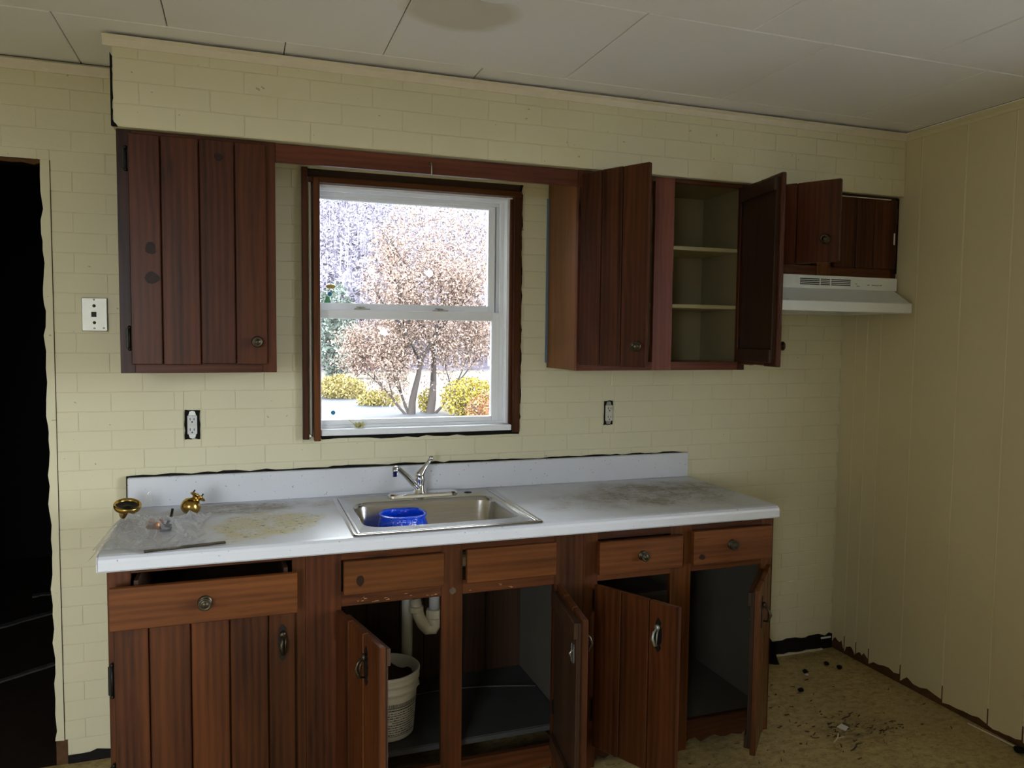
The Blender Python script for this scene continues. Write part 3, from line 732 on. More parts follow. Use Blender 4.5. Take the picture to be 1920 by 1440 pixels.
fr = obj('drawer_front', B().box(.562, 1.070, BF-.056, BF-.036, .697, .819, .002, Matrix.Translation((0, 0, 0))), WO['orangex'], dr)
obj('knob', knob_mesh(.0185), M['bronze'], dr, local=True, loc=Vector((.812, BF-.056, .757))-BASE[c.name])
door(c, .567, BF-.001, .10, .498, .590, 'L', 0, (.091, .203, .310, .420), 'mid', pull=(.461, .497), batten=False, label='closed door of five orange-brown planks')
hinge(c, .560, BF-.003, .537, .085); hinge(c, .560, BF-.003, .24, .085)
# --- sink unit
c = thing('base_cabinet', 'middle pine sink cabinet with two open doors and two knobless false drawer fronts', 'cabinet', (1.567, -.32, 0), 'pine base cabinets')
carcass(c, 1.0975, 2.037, WO['inz'], 'planks', .15, -.55)
y = BB_-.012; xs = [1.114, 1.24, 1.37, 1.50, 1.60, 1.72, 1.86, 2.02]
for a, e in zip(xs, xs[1:]): cpart(c, 'back_plank', a+.001, e-.001, BB_-.012, BB_-.002, .13, ZC, WO['inz'], .002)
cpart(c, 'side_lining', 2.012, 2.020, BF+.02, BB_-.013, .15, ZC-.02, M['greyin'], .0)
cpart(c, 'stile', 1.0975, 1.206, BF, BF+.019, 0, ZC, WO['darkz'], label='wide dark stile'); cpart(c, 'stile', 1.528, 1.600, BF, BF+.019, 0, ZC, WO['midz']); cpart(c, 'stile', 1.926, 2.037, BF, BF+.019, 0, ZC, WO['midz'])
obj('knot', disc(1.567, BF-.0006, .697, .011, .011, 12, .0006, .2, 3), M['grime'], c)
for x0, x1 in ((1.206, 1.528), (1.600, 1.926)):
    cpart(c, 'rail', x0, x1, BF, BF+.019, .830, ZC, WO['midx']); cpart(c, 'rail', x0, x1, BF, BF+.019, .682, .730, WO['midx']); cpart(c, 'rail', x0, x1, BF, BF+.019, .035, .112, WO['midx'])
cpart(c, 'false_drawer_front', 1.211, 1.532, BF-.020, BF-.001, .722, .830, WO['orangex'], .002)
obj('knot', disc(1.262, BF-.0205, .765, .012, .017, 12, .0012, .15, 5), M['knot'], c)
cpart(c, 'false_drawer_front', 1.609, 1.927, BF-.020, BF-.001, .722, .834, WO['orangex'], .002, 'lighter orange false drawer front')
b = B(); rr = random.Random(8)
for x0, x1, n_ in ((1.25, 1.52, 14), (1.62, 1.9, 5)):
    for k in range(n_):
        x = rr.uniform(x0, x1); l = rr.uniform(.003, .013); zc = rr.uniform(.686, .705)
        b.box(x, x+l, BF-.0006, BF+.001, zc, zc+rr.uniform(.001, .0025))
obj('paint_chips', b, plain('bare_wood_chip', (.30, .17, .08), .8), c, kind='stuff')
# shelf liner with a rounded far edge
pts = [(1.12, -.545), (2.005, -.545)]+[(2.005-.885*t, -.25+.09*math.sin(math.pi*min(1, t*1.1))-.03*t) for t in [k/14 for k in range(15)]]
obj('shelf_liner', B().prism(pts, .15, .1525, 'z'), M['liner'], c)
pts2 = [(2.005-.885*t, -.25+.09*math.sin(math.pi*min(1, t*1.1))-.03*t) for t in [k/14 for k in range(15)]]
obj('liner_edge', B().tube([(x, y_, .153) for x, y_ in pts2], .0032, 6), M['greyin'], c)
door(c, 1.205, BF-.012, .10, .343, .580, 'L', 76.5, (.11, .225), 'mid', pull=(.25, .495), catch=False, label='left sink door swung open towards the camera')
door(c, 1.931, BF-.012, .10, .335, .585, 'R', 81, (.11, .22), 'mid', pull=(.265, .49), catch=True, label='right sink door swung past square showing its dark back')
hinge(c, 1.204, BF-.003, .628, .07); hinge(c, 1.204, BF-.003, .22, .07); hinge(c, 1.933, BF-.003, .62, .05); hinge(c, 1.933, BF-.003, .25, .05)
# --- right unit
c = thing('base_cabinet', 'right pine base cabinet with two knobbed drawers and two open doors', 'cabinet', (2.43, -.32, 0), 'pine base cabinets')
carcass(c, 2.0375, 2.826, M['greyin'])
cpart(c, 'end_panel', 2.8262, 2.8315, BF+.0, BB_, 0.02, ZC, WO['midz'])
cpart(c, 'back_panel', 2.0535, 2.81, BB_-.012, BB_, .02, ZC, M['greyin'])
cpart(c, 'shelf', 2.0535, 2.50, -.40, BB_-.012, .52, .536, M['greyin'], .001)
cpart(c, 'stile', 2.0375, 2.092, BF, BF+.019, 0, ZC, WO['midz']); cpart(c, 'stile', 2.384, 2.470, BF, BF+.019, 0, ZC, WO['orangez']); cpart(c, 'stile', 2.778, 2.826, BF, BF+.019, 0.02, ZC, WO['orangez'])
for x0, x1 in ((2.092, 2.384), (2.470, 2.778)):
    cpart(c, 'rail', x0, x1, BF, BF+.019, .826, ZC, WO['midx']); cpart(c, 'rail', x0, x1, BF, BF+.019, .678, .716, WO['orangex'])
    r = random.Random(int(x0*100)); pts = [(x1, .112), (x0, .112)]; x = x0
    while x < x1: pts.append((x, .03+r.uniform(-.012, .012))); x += r.uniform(.01, .03)
    pts.append((x1, .03))
    obj('rail', B().prism(pts, BF, BF+.019, 'y'), WO['midx'], c)
for x0, x1, z0, z1, kx, kz in ((2.083, 2.416, .707, .824, 2.252, .765), (2.461, 2.801, .709, .834, 2.622, .776)):
    fr = cpart(c, 'drawer_front', x0, x1, BF-.034, BF-.010, z0, z1, WO['orangex'], .002); BASE[fr.name] = BASE[c.name]
    obj('drawer_box', B().box(x0+.03, x1-.03, BF-.010, -.15, z0+.02, z1-.015), WO['inx'], c)
    obj('knob', knob_mesh(.0165), M['bronze'], fr, local=True, loc=Vector((kx, BF-.034, kz))-BASE[c.name])
obj('knot', disc(2.495, BF-.0345, .738, .013, .010, 12, .0012, .2, 6), M['knot'], c)
obj('dark_smear', B().prism([(.745, .817), (.80, .817), (.775, .79), (.755, .762), (.742, .755), (.748, .785)], BF-.0566, BF-.055, 'y'), M['knot'], bpy.data.objects['base_cabinet']) if False else None
door(c, 2.086, BF-.012, .092, .335, .583, 'L', 62, (.113, .224), 'mid', pull=(.262, .475, 1), label='half open door of three red-brown planks with a pale-knobbed pull')
door(c, 2.793, BF-.012, .095, .335, .585, 'R', 46, (.1, .21), 'orange', pull=(.27, .49), catch=True, label='rightmost door half open, orange-lit outer face')
hinge(c, 2.083, BF-.003, .615, .07); hinge(c, 2.083, BF-.003, .22, .07); hinge(c, 2.800, BF-.003, .605, .06); hinge(c, 2.800, BF-.003, .23, .06)

# ------------------------------------------------------------------ countertop, sink, tap
c = thing('countertop', 'stained white laminate countertop with backsplash over the base cabinets', 'countertop', (1.68, -.33, .870))
KX0, KX1 = .533, 2.821
HX0_, HX1_, HY0, HY1 = 1.262, 1.852, -.615, -.085
b = B(); zt, zb = .910, .872
b.box(KX0, HX0_, -.615, -.002, zb, zt); b.box(HX1_, KX1, -.615, -.002, zb, zt); b.box(HX0_, HX1_, HY1, -.002, zb, zt)
prof = [(-.615, zb), (-.615, zt), (-.632, zt), (-.644, zt-.003), (-.652, zt-.010), (-.655, zt-.018), (-.655, zb-.004), (-.650, zb-.009), (-.634, zb-.009), (-.632, zb)]
b.prism(prof, KX0+.003, KX1, 'x')
obj('slab', b, M['counter'], c)
obj('end_cap', B().prism([(-.002, zb-.003), (-.002, zt-.001), (-.632, zt-.001), (-.644, zt-.004), (-.653, zt-.018), (-.653, zb-.006)], KX0-.002, KX0+.002, 'x'), M['counter'], c)
obj('backsplash', B().box(KX0-.001, KX1, -.024, -.003, zt-.0005, 1.0175, .003), M['counter'], c)
r = random.Random(21); pts = [(KX1-.01, 1.016), (KX0, 1.016)]; x = KX0
while x < KX1-.02: pts.append((x, 1.0235+r.uniform(-.003, .004)-.003*(x > 2.))); x += r.uniform(.02, .06)
obj('dark_caulk_gap', B().prism(pts, -.006, .003, 'y'), M['dark'], c)
obj('dark_caulk_gap', B().box(KX0-.005, KX0-.001, -.020, -.001, zt, 1.022), M['dark'], c)

c = thing('kitchen_sink', 'single-bowl stainless drop-in sink in the white countertop', 'sink', (1.56, -.36, .73))
def rrect(x0, x1, y0, y1, r, n=5):
    out = []
    for cx, cy, a in ((x1-r, y1-r, 0), (x0+r, y1-r, 90), (x0+r, y0+r, 180), (x1-r, y0+r, 270)):
        for k in range(n+1): t = R_(a+90*k/n); out.append((cx+r*math.cos(t), cy+r*math.sin(t)))
    return out
bm = bmesh.new()
SXa, SXb, SYa, SYb = 1.238, 1.876, -.648, -.062
loops = [(rrect(SXa, SXb, SYa, SYb, .022), .9105), (rrect(SXa+.003, SXb-.003, SYa+.003, SYb-.003, .020), .9145), (rrect(SXa+.010, SXb-.010, SYa+.010, SYb-.010, .018), .9155), (rrect(SXa+.014, SXb-.014, SYa+.014, SYb-.014, .017), .9125),
         (rrect(1.288, 1.838, -.560, -.170, .07), .9125), (rrect(1.292, 1.834, -.556, -.174, .068), .910), (rrect(1.298, 1.828, -.550, -.180, .064), .895), (rrect(1.315, 1.811, -.535, -.195, .055), .755), (rrect(1.335, 1.791, -.515, -.215, .05), .735)]
pv = None
for pts, z in loops:
    v = [bm.verts.new((x, y, z)) for x, y in pts]
    if pv:
        for k in range(len(v)):
            f = bm.faces.new((pv[k], pv[(k+1) % len(v)], v[(k+1) % len(v)], v[k])); f.smooth = True
    pv = v
bm.faces.new(pv)
obj('basin', bm, M['steel'], c)
b = B(); b.box(SXa+.02, SXb-.02, SYa+.018, SYa+.026, .9122, .9150, .001); b.box(SXa+.018, SXa+.026, SYa+.02, SYb-.02, .9122, .9150, .001); b.box(SXb-.026, SXb-.018, SYa+.02, SYb-.02, .9122, .9150, .001)
obj('rim_ridge', b, M['steel'], c)
obj('drain_strainer', B().lathe([(.045, .7358), (.043, .738), (.03, .7362), (0, .7362)], 20, Matrix.Translation((1.56, -.36, 0))), M['chrome'], c)
obj('hole_cap', B().lathe([(.016, .9126), (.015, .915), (0, .9165)], 14, Matrix.Translation((1.762, -.105, 0))), M['iron'], c)

c = thing('kitchen_tap', 'chrome single-lever kitchen tap behind the sink, spout swung left', 'tap', (1.565, -.112, .9125))
bm = bmesh.new(); pv = None
for pts, z in ((rrect(1.440, 1.716, -.142, -.084, .028), .9127), (rrect(1.441, 1.715, -.141, -.085, .0275), .921), (rrect(1.448, 1.708, -.136, -.090, .022), .927)):
    v = [bm.verts.new((x, y, z)) for x, y in pts]
    if pv:
        for k in range(len(v)): bm.faces.new((pv[k], pv[(k+1) % len(v)], v[(k+1) % len(v)], v[k]))
    pv = v
bm.faces.new(pv); obj('deck_plate', bm, M['chrome'], c)
obj('body', B().lathe([(.026, .927), (.0245, .932), (.0205, .940), (.0195, .965), (.0215, .975), (.022, .985), (.019, .997), (.012, 1.004), (0, 1.006)], 22, Matrix.Translation((1.565, -.112, 0))), M['chrome'], c)
b = B(); b.tube([(1.560, -.118, .946), (1.535, -.140, .968), (1.498, -.170, 1.008), (1.470, -.192, 1.034), (1.456, -.203, 1.040), (1.447, -.210, 1.040)], [.0125, .012, .0105, .010, .010, .008], 12)
sp = obj('spout', b, M['chrome'], c)
obj('aerator', B().lathe([(0, 1.036), (.0115, 1.036), (.0115, 1.030), (.010, 1.029), (.010, 1.012), (.0085, 1.010), (0, 1.010)], 16, Matrix.Translation((1.452, -.206, 0))), M['chrome'], c)
b = B(); b.tube([(1.556, -.116, .985), (1.568, -.114, 1.000), (1.585, -.110, 1.022), (1.600, -.106, 1.040), (1.610, -.104, 1.052)], [.019, .017, .010, .0075, .008], 12)
b.lathe([(0, -.011), (.008, -.008), (.011, 0), (.008, .008), (0, .011)], 12, Matrix.Translation((1.612, -.104, 1.056)))
obj('lever_handle', b, M['chrome'], c)

c = thing('plastic_tub', 'glossy blue round plastic tub standing in the stainless sink', 'tub', (1.455, -.335, .737))
prof = [(.0, .737), (.058, .737), (.072, .745), (.086, .785), (.091, .825), (.090, .855), (.083, .880), (.078, .890), (.082, .899), (.078, .905), (.074, .896), (.079, .875), (.084, .825), (.068, .760), (0, .755)]
bm = B(); bm.lathe(prof, 28, Matrix.Translation((1.455, -.335, 0)))
rr = random.Random(3)
for v in bm.b.verts:
    a = math.atan2(v.co.y+.335, v.co.x-1.455); k = 1+.012*math.sin(5*a+v.co.z*40)+.012*math.sin(11*a-v.co.z*70)
    v.co.x = 1.455+(v.co.x-1.455)*k; v.co.y = -.335+(v.co.y+.335)*k; v.co.z += .0015*math.sin(3*a)*(v.co.z-.737)/.13
obj('bowl', bm, M['blue'], c)
bm = B(); bm.tube([(1.455+.081*math.cos(t), -.335+.081*math.sin(t), .899+.0015*math.sin(3*t)) for t in [2*math.pi*k/28 for k in range(29)]], .0045, 6)
obj('rim', bm, M['blue'], c)

# drain pipes in the sink cabinet
c = thing('drain_pipe', 'white plastic sink trap and standpipe inside the open sink cabinet', 'pipe', (1.53, -.28, .15))
obj('tailpiece', B().tube([(1.580, -.30, .735), (1.580, -.30, .520)], .020, 14), M['greyplastic'], c)
b = B(); b.lathe([(.021, .530), (.029, .528), (.031, .520), (.031, .500), (.027, .494), (.021, .494)], 10, Matrix.Translation((1.580, -.30, 0)), False)
obj('slip_nut', b, M['pvcc'], c)
b = B(); b.tube([(1.580, -.30, .505), (1.580, -.30, .472), (1.573, -.30, .458), (1.556, -.298, .458), (1.540, -.292, .474), (1.526, -.286, .50), (1.517, -.28, .535), (1.515, -.27, .56)], [.026, .027, .027, .026, .024, .022, .022, .022], 14)
obj('trap_bend', b, M['pvcc'], c)
b = B(); b.lathe([(.021, .540), (.028, .538), (.029, .520), (.022, .516)], 10, Matrix.Translation((1.516, -.28, 0)), False); obj('slip_nut', b, M['pvcc'], c)
obj('standpipe', B().tube([(1.4905, -.235, .15), (1.492, -.235, .45), (1.494, -.235, .80)], .021, 14), M['pvc'], c)

# pail
PX, PY = 1.386, -.405
c = thing('bucket', 'white plastic pail with black printed label inside the open sink cabinet', 'bucket', (PX, PY, .1525))
b = B(); b.lathe([(0, .1525), (.088, .1525), (.093, .157), (.104, .305), (.1055, .318), (.111, .319), (.111, .326), (.1075, .328), (.1085, .345), (.113, .347), (.113, .356), (.110, .364), (.1145, .368), (.115, .378), (.112, .381), (.106, .379), (.104, .33), (.094, .172), (0, .170)], 36, Matrix.Translation((PX, PY, 0)))
obj('pail_body', b, M['pail'], c)
def wrapq(b, a0, a1, z0, z1, off=.0006):
    n = max(1, int((a1-a0)/.08)); 
    rad = lambda z: .093+(z-.157)/(.305-.157)*.011+off
    for k in range(n):
        t0, t1 = a0+(a1-a0)*k/n, a0+(a1-a0)*(k+1)/n
        b.quad(*[(PX+rad(z)*math.cos(t), PY+rad(z)*math.sin(t), z) for t, z in ((t0, z0), (t1, z0), (t1, z1), (t0, z1))])
b = B(); rr = random.Random(12)
A0, A1 = R_(-105), R_(-22)
a = A0+.05
while a < A1-.1:
    wl = rr.uniform(.035, .06)
    for p, q, z0, z1 in ((0, .014, 0, .016), (.014, wl-.014, 0, .004), (wl-.014, wl-.002, .002, .016)): wrapq(b, a+p, a+q, .272+z0, .272+z1)
    a += wl+.012
wrapq(b, A0, A1, .264, .2675)
for z in [.254-.0085*k for k in range(10)]:
    a = A0+.02+(0.25 if z < .225 and z > .195 and rr.random() < .6 else 0)
    end = A1-rr.uniform(.05, .3)
    while a < end:
        wl = rr.uniform(.03, .12); wrapq(b, a, min(a+wl, end), z, z+rr.choice((.0022, .003, .0035))); a += wl+rr.uniform(.012, .03)
wrapq(b, A0, A1-.1, .1725, .1742)
obj('printed_label', b, M['ink'], c, kind='stuff')
b = B(); b.tube([(PX+.112*math.cos(t), PY+.112*math.sin(t), .335-.020*math.sin((t+1.2)*1.2)) for t in [R_(-20+ k*8) for k in range(21)]], .002, 6)
obj('wire_bail', b, M['nickel'], c)
o = B(); bm = o.b; rr = random.Random(6)
N = 9; g = {}
for i in range(N):
    for j in range(N):
        u, v = (i/(N-1)-.5)*2, (j/(N-1)-.5)*2
        x, y = u*math.sqrt(1-v*v/2)*.098, v*math.sqrt(1-u*u/2)*.098
        g[i, j] = bm.verts.new((PX+x, PY+y, .337+.014*math.sin(x*60+1)+.010*math.sin(y*80+x*40)+rr.uniform(-.004, .006)))
for i in range(N-1):
    for j in range(N-1): f = bm.faces.new((g[i, j], g[i+1, j], g[i+1, j+1], g[i, j+1])); f.smooth = True
bmesh.ops.solidify(bm, geom=bm.faces[:], thickness=.012)
o = obj('rag', o, M['rag'], at=(PX, PY, .337)); tagp(o, 'crumpled brown rag lying in the mouth of the white pail', 'rag')

# ------------------------------------------------------------------ clutter on the counter
c = thing('door_knob', 'old brass door knob with dark hollow centre lying face up on the plastic bag', 'knob', (.552, -.185, .912), 'loose brass door knobs')
m = Matrix.Translation((.552, -.195, .932)) @ Matrix.Rotation(R_(16), 4, 'X') @ Matrix.Rotation(R_(6), 4, 'Y')
obj('rose', B().lathe([(0, -.012), (.022, -.012), (.026, .004), (.034, .012), (.040, .016), (.043, .024), (.043, .030), (.040, .034), (.036, .032), (.033, .026)], 26, m), M['brass'], c)
obj('hollow', B().lathe([(.034, .027), (.028, .024), (.016, .022), (.010, .027), (0, .029)], 22, m), M['iron'], c)
c = thing('door_knob', 'shiny round brass door knob tipped on its side by the backsplash', 'knob', (.745, -.17, .912), 'loose brass door knobs')
m = Matrix.Translation((.752, -.205, .9455)) @ Vector((-.55, -.35, -.76)).to_track_quat('Z', 'Y').to_matrix().to_4x4()
obj('ball', B().lathe([(0, .033), (.014, .031), (.025, .025), (.031, .015), (.033, .003), (.030, -.010), (.022, -.018), (.015, -.022)], 26, m), M['brass'], c)
obj('neck', B().lathe([(.015, -.022), (.014, -.029), (.017, -.031), (.027, -.033), (.028, -.036), (.026, -.039), (0, -.039)], 24, m), M['brass'], c)
b = B()
for a in (0, 1, 2): b.tube([m @ Vector((.020*math.cos(a*2.1), .020*math.sin(a*2.1), -.039)), m @ Vector((.020*math.cos(a*2.1), .020*math.sin(a*2.1), -.050))], .003, 6)
obj('screw', b, M['bronze'], c)
c = thing('lock_cylinder', 'small copper and dark metal lock part inside the clear plastic bag', 'lock part', (.655, -.40, .912))
m = Matrix.Translation((.655, -.40, .931)) @ Matrix.Rotation(R_(65), 4, 'Z') @ Matrix.Rotation(R_(84), 4, 'X')
obj('barrel', B().lathe([(0, -.02), (.012, -.02), (.014, .012), (.018, .016), (.018, .022), (0, .022)], 16, m), plain('copper', (.55, .22, .08), .3, .9), c)
obj('spindle', B().tube([(.69, -.37, .925), (.70, -.34, .945), (.703, -.33, .965)], .0045, 8), M['bronze'], c)
obj('latch_block', B().box(.672, .705, -.42, -.385, .913, .930, .003), M['iron'], c)
b = B().b; N1, N2 = 22, 16; g = {}; rr = random.Random(9)
def bagz(u, v):
    e = min(1, 5*min(u, 1-u), 5*min(v, 1-v))
    hump = .046*math.exp(-((u-.62)**2/.035+(v-.42)**2/.05))+.036*math.exp(-((u-.30)**2/.02+(v-.55)**2/.06))+.03*math.exp(-((u-.86)**2/.012+(v-.75)**2/.03))
    return e*(.006+hump)
for i in range(N1+1):
    for j in range(N2+1):
        u, v = i/N1, j/N2
        x = .500+.300*u+.014*math.sin(v*9)+rr.uniform(-.005, .005); y = -.62+.42*v+.02*math.sin(u*7)+rr.uniform(-.006, .006)
        over = max(0., .531-x); hz = bagz(u, v)
        g[i, j] = b.verts.new((x, y, .9135+max(.0008, hz+rr.uniform(-.3, .3)*hz+rr.uniform(0, .0045))-over*1.0))
for i in range(N1):
    for j in range(N2):
        q = (g[i, j], g[i+1, j], g[i+1, j+1], g[i, j+1])
        for f in ((q[0], q[1], q[2]), (q[0], q[2], q[3])) if rr.random() < .5 else ((q[0], q[1], q[3]), (q[1], q[2], q[3])): b.faces.new(f)
tip = [b.verts.new(p) for p in ((.595, -.13, .93), (.625, -.12, .94), (.618, -.115, .985), (.608, -.12, .99))]
b.faces.new(tip)
o = obj('plastic_bag', b, M['bag'], at=(.62, -.42, .912)); tagp(o, 'crumpled clear plastic bag draped over the left counter corner', 'bag')
P, Q = Vector((.652, -.645, .9113)), Vector((.868, -.605, .9113)); d = (Q-P).normalized(); n = Vector((-d.y, d.x, 0))
rr = random.Random(4); pts = []
for k in range(9): v = P+(Q-P)*k/8+n*.011; pts.append((v.x, v.y))
for k in range(8, -1, -1): v = P+(Q-P)*k/8-n*(.006 if k % 3 else .010); pts.append((v.x, v.y))
o = obj('metal_strip', B().prism(pts, .9113, .9150, 'z'), M['bronze'], at=tuple((P+Q)/2)); tagp(o, 'thin notched brass strip lying near the left front counter edge', 'strip')

# ------------------------------------------------------------------ wall plates
def outlet(x, z, label, mat, hole=True, sx=1.):
    c = thing('power_outlet', label, 'outlet', (x, -.002, z), 'power outlets without cover plates')
    rr = random.Random(int(x*100)); n = 22
    pts = [(x+(.026*sx if abs(math.cos(2*math.pi*k/n)) > .5 else .022*sx)*max(-1, min(1, 1.6*math.cos(2*math.pi*k/n)))*rr.uniform(.93, 1.06), z+.053*max(-1, min(1, 1.35*math.sin(2*math.pi*k/n)))*rr.uniform(.94, 1.05)) for k in range(n)]
    obj('box_gap', B().prism(pts, -.0022, .004, 'y'), M['dark'], c)
    b = B()
    for s in (-1, 1): b.prism([(x-.013, z+s*.034), (x+.013, z+s*.034), (x+.009, z+s*.048), (x, z+s*.051), (x-.009, z+s*.048)][::s], -.004, -.001, 'y')
    obj('yoke', b, M['nickel'], c)
    fo = obj('receptacle', B().box(x-.0165, x+.0165, -.012, -.002, z-.034, z+.034, .002), mat, c); BASE[fo.name] = BASE[c.name]
    b = B()
    for s in (.019, -.019): b.box(x-.008, x-.0055, -.0128, -.0119, z+s-.002, z+s+.007); b.box(x+.0055, x+.008, -.0128, -.0119, z+s-.002, z+s+.006); b.lathe([(0, .0008), (.0028, .0008), (.0028, 0)], 8, Matrix.Translation((x, -.012, z+s-.008)) @ Matrix.Rotation(R_(90), 4, 'X'))
    obj('slots', b, M['ink'], fo)
    obj('centre_bar', B().box(x-.007, x+.007, -.0135, -.0119, z-.004, z+.004, .0008), M['ivory'] if mat is not M['ivory'] else M['greyplastic'], fo)
outlet(.747, 1.2005, 'pale grey uncovered power outlet in a black hole left of the window', M['greyplastic'])
outlet(2.4265, 1.205, 'ivory uncovered power outlet under the open right wall cabinet', M['ivory'], sx=.82)
c = thing('phone_jack', 'square metal phone jack plate beside the left wall cabinet', 'wall plate', (.4385, -.002, 1.594))
obj('plate', B().box(.399, .479, -.0085, -.0015, 1.536, 1.652, .002), M['plate'], c)
obj('socket', B().box(.429, .445, -.0092, -.0080, 1.586, 1.603), M['ink'], c)
for z in (1.624, 1.566): obj('stud', B().lathe([(0, .004), (.0045, .003), (.0055, 0)], 10, Matrix.Translation((.438, -.0085, z)) @ Matrix.Rotation(R_(90), 4, 'X')), M['bronze'], c)
for x, z in ((.438, 1.645), (.438, 1.546), (.467, 1.547)): obj('screw', B().lathe([(0, .0015), (.003, .001), (.0035, 0)], 8, Matrix.Translation((x, -.0085, z)) @ Matrix.Rotation(R_(90), 4, 'X')), M['nickel'], c)

# ceiling light
c = thing('ceiling_light', 'white glass dome ceiling light at the top edge of the picture', 'light', (1.505, -1.235, 2.443))
obj('pan', B().lathe([(0, 2.4435), (.135, 2.4435), (.137, 2.436), (.128, 2.428)], 32, Matrix.Translation((1.505, -1.235, 0))), M['white'], c)
obj('dome', B().lathe([(.128, 2.429), (.126, 2.405), (.112, 2.375), (.075, 2.352), (.03, 2.343), (0, 2.342)], 32, Matrix.Translation((1.505, -1.235, 0))), M['white'], c)

# ------------------------------------------------------------------ on the floor
def lump(r, seed, sq=.7):
    bm = bmesh.new(); bmesh.ops.create_icosphere(bm, subdivisions=2, radius=r); rr = random.Random(seed)
    for v in bm.verts: v.co *= rr.uniform(.82, 1.15); v.co.z = v.co.z*sq+r*sq
    return bm
for i, (x, y, lab) in enumerate(((3.205, -.355, 'dark round nut on the floor, nearest the cabinet door'), (3.352, -.208, 'dark round nut on the floor beside a white crumb'),
                            (3.508, -.168, 'dark round nut on the floor, second from the right wall'), (3.538, -.220, 'dark round nut on the floor, closest to the right wall'))):
    o = obj('nut', lump(.0125, i), M['black'], at=(x, y, 0)); 
    o.location = (x, y, 0)
    me = o.data
    for v in me.vertices: v.co += Vector((x, y, 0))
    tagp(o, lab, 'nut', 'dark nuts on the floor')
o = obj('paper_scrap', B().prism([(3.130, -.655), (3.165, -.640), (3.172, -.672), (3.140, -.690)], .001, .004, 'z'), M['paper'], at=(3.15, -.665, 0)); tagp(o, 'small white paper scrap on the dirty vinyl floor', 'paper')
o = obj('crumb', B().box(3.335, 3.352, -.235, -.222, .0005, .006, .002), M['paper'], at=(3.343, -.229, 0)); tagp(o, 'tiny white crumb beside a dark nut on the floor', 'crumb')
b = B(); b.tube([(3.035, -.745, .003), (3.07, -.725, .005), (3.095, -.70, .003)], .003, 6); b.tube([(3.06, -.73, .005), (3.10, -.725, .004)], .0022, 6)
o = obj('straw_piece', b, M['pvcc'], at=(3.065, -.725, 0)); tagp(o, 'pale split straw or splinter on the floor near the paper scrap', 'splinter')
rr = random.Random(31)
def twig(x, y, l, a, rad, seed):
    q = random.Random(seed); b = B(); P = []
    for k in range(5): t = k/4-.5; P.append((x+l*t*math.cos(a)+q.uniform(-.006, .006), y+l*t*math.sin(a)+q.uniform(-.006, .006), rad+q.uniform(0, .003)))
    b.tube(P, [rad*.6, rad, rad, rad*.9, rad*.4], 6); return b
for i, (x, y, l, a, lab) in enumerate(((3.235, -.60, .10, .35, 'thin dark twig on the floor behind the paper scrap'), (3.09, -.80, .09, .5, 'thin dark twig on the floor in front of the paper scrap'))):
    o = obj('twig', twig(x, y, l, a, .003, i), M['grime'], at=(x, y, 0)); tagp(o, lab, 'twig', 'twigs on the floor')
b = B()
for cx, cy, sx, sy, n_ in ((3.16, -.68, .10, .06, 60), (3.30, -.72, .07, .03, 26), (3.1, -.32, .16, .14, 26), (2.9, -.55, .1, .12, 20), (2.75, -.78, .3, .12, 20), (3.4, -.5, .2, .3, 14), (2.0, -.66, .1, .06, 60)):
    for k in range(n_):
        x, y = rr.gauss(cx, sx), rr.gauss(cy, sy)
        if x > RX-.02 or (x < 2.84 and y > -.63) or y > -.02: continue
        l, wd, a = rr.uniform(.002, .012), rr.uniform(.0006, .0022), rr.uniform(-.6, 1.)
        b.box(-l, l, -wd, wd, 0, rr.uniform(.0008, .003), 0, Matrix.Translation((x, y, .0002)) @ Matrix.Rotation(a, 4, 'Z'))
o = obj('dirt_debris', b, M['grime'], at=(3.1, -.65, 0)); tagp(o, 'scattered brown dirt and crumbs on the kitchen floor', 'dirt', kind='stuff')
b = B(); b.box(-.10, .10, -.004, .004, 0, .004, .001, Matrix.Translation((3.664, -.895, 0.0005)) @ Matrix.Rotation(R_(94), 4, 'Z'))
o = obj('quarter_round_sliver', b, M['trimp'], at=(3.664, -.895, 0)); tagp(o, 'thin pale sliver of trim lying along the foot of the right wall', 'trim sliver')
o = obj('dark_lump', lump(.022, 77, .5), M['black'], at=(3.65, -1.02, 0))
for v in o.data.vertices: v.co += Vector((3.65, -1.02, 0))
tagp(o, 'black lump of debris by the right wall at the bottom right corner', 'debris')
# dried leaf on the window sill
bm = B(); rr = random.Random(5)
for k in range(26):
    a = rr.uniform(0, 6.28); e = rr.uniform(.2, 1.4); l = rr.uniform(.012, .03)
    p = Vector((1.352+rr.uniform(-.012, .012), .018+rr.uniform(-.006, .006), WZ0+.029)); d = Vector((math.cos(a)*math.cos(e), .5*math.sin(a)*math.cos(e), math.sin(e)))*l
    n = Vector((-math.sin(a), math.cos(a), 0))*l*.25
    bm.quad(p-n*.3, p+d*.5-n, p+d, p+d*.5+n)
bm.tube([(1.345, .018, WZ0+.03), (1.325, .016, WZ0+.05), (1.31, .014, WZ0+.062)], .0012, 5)
o = obj('dried_flower', bm, plain('dried_yellow_petals', (.55, .52, .25), .8), at=(1.352, .018, WZ0+.028)); tagp(o, 'small dried yellow flower head on the white window sill', 'flower')

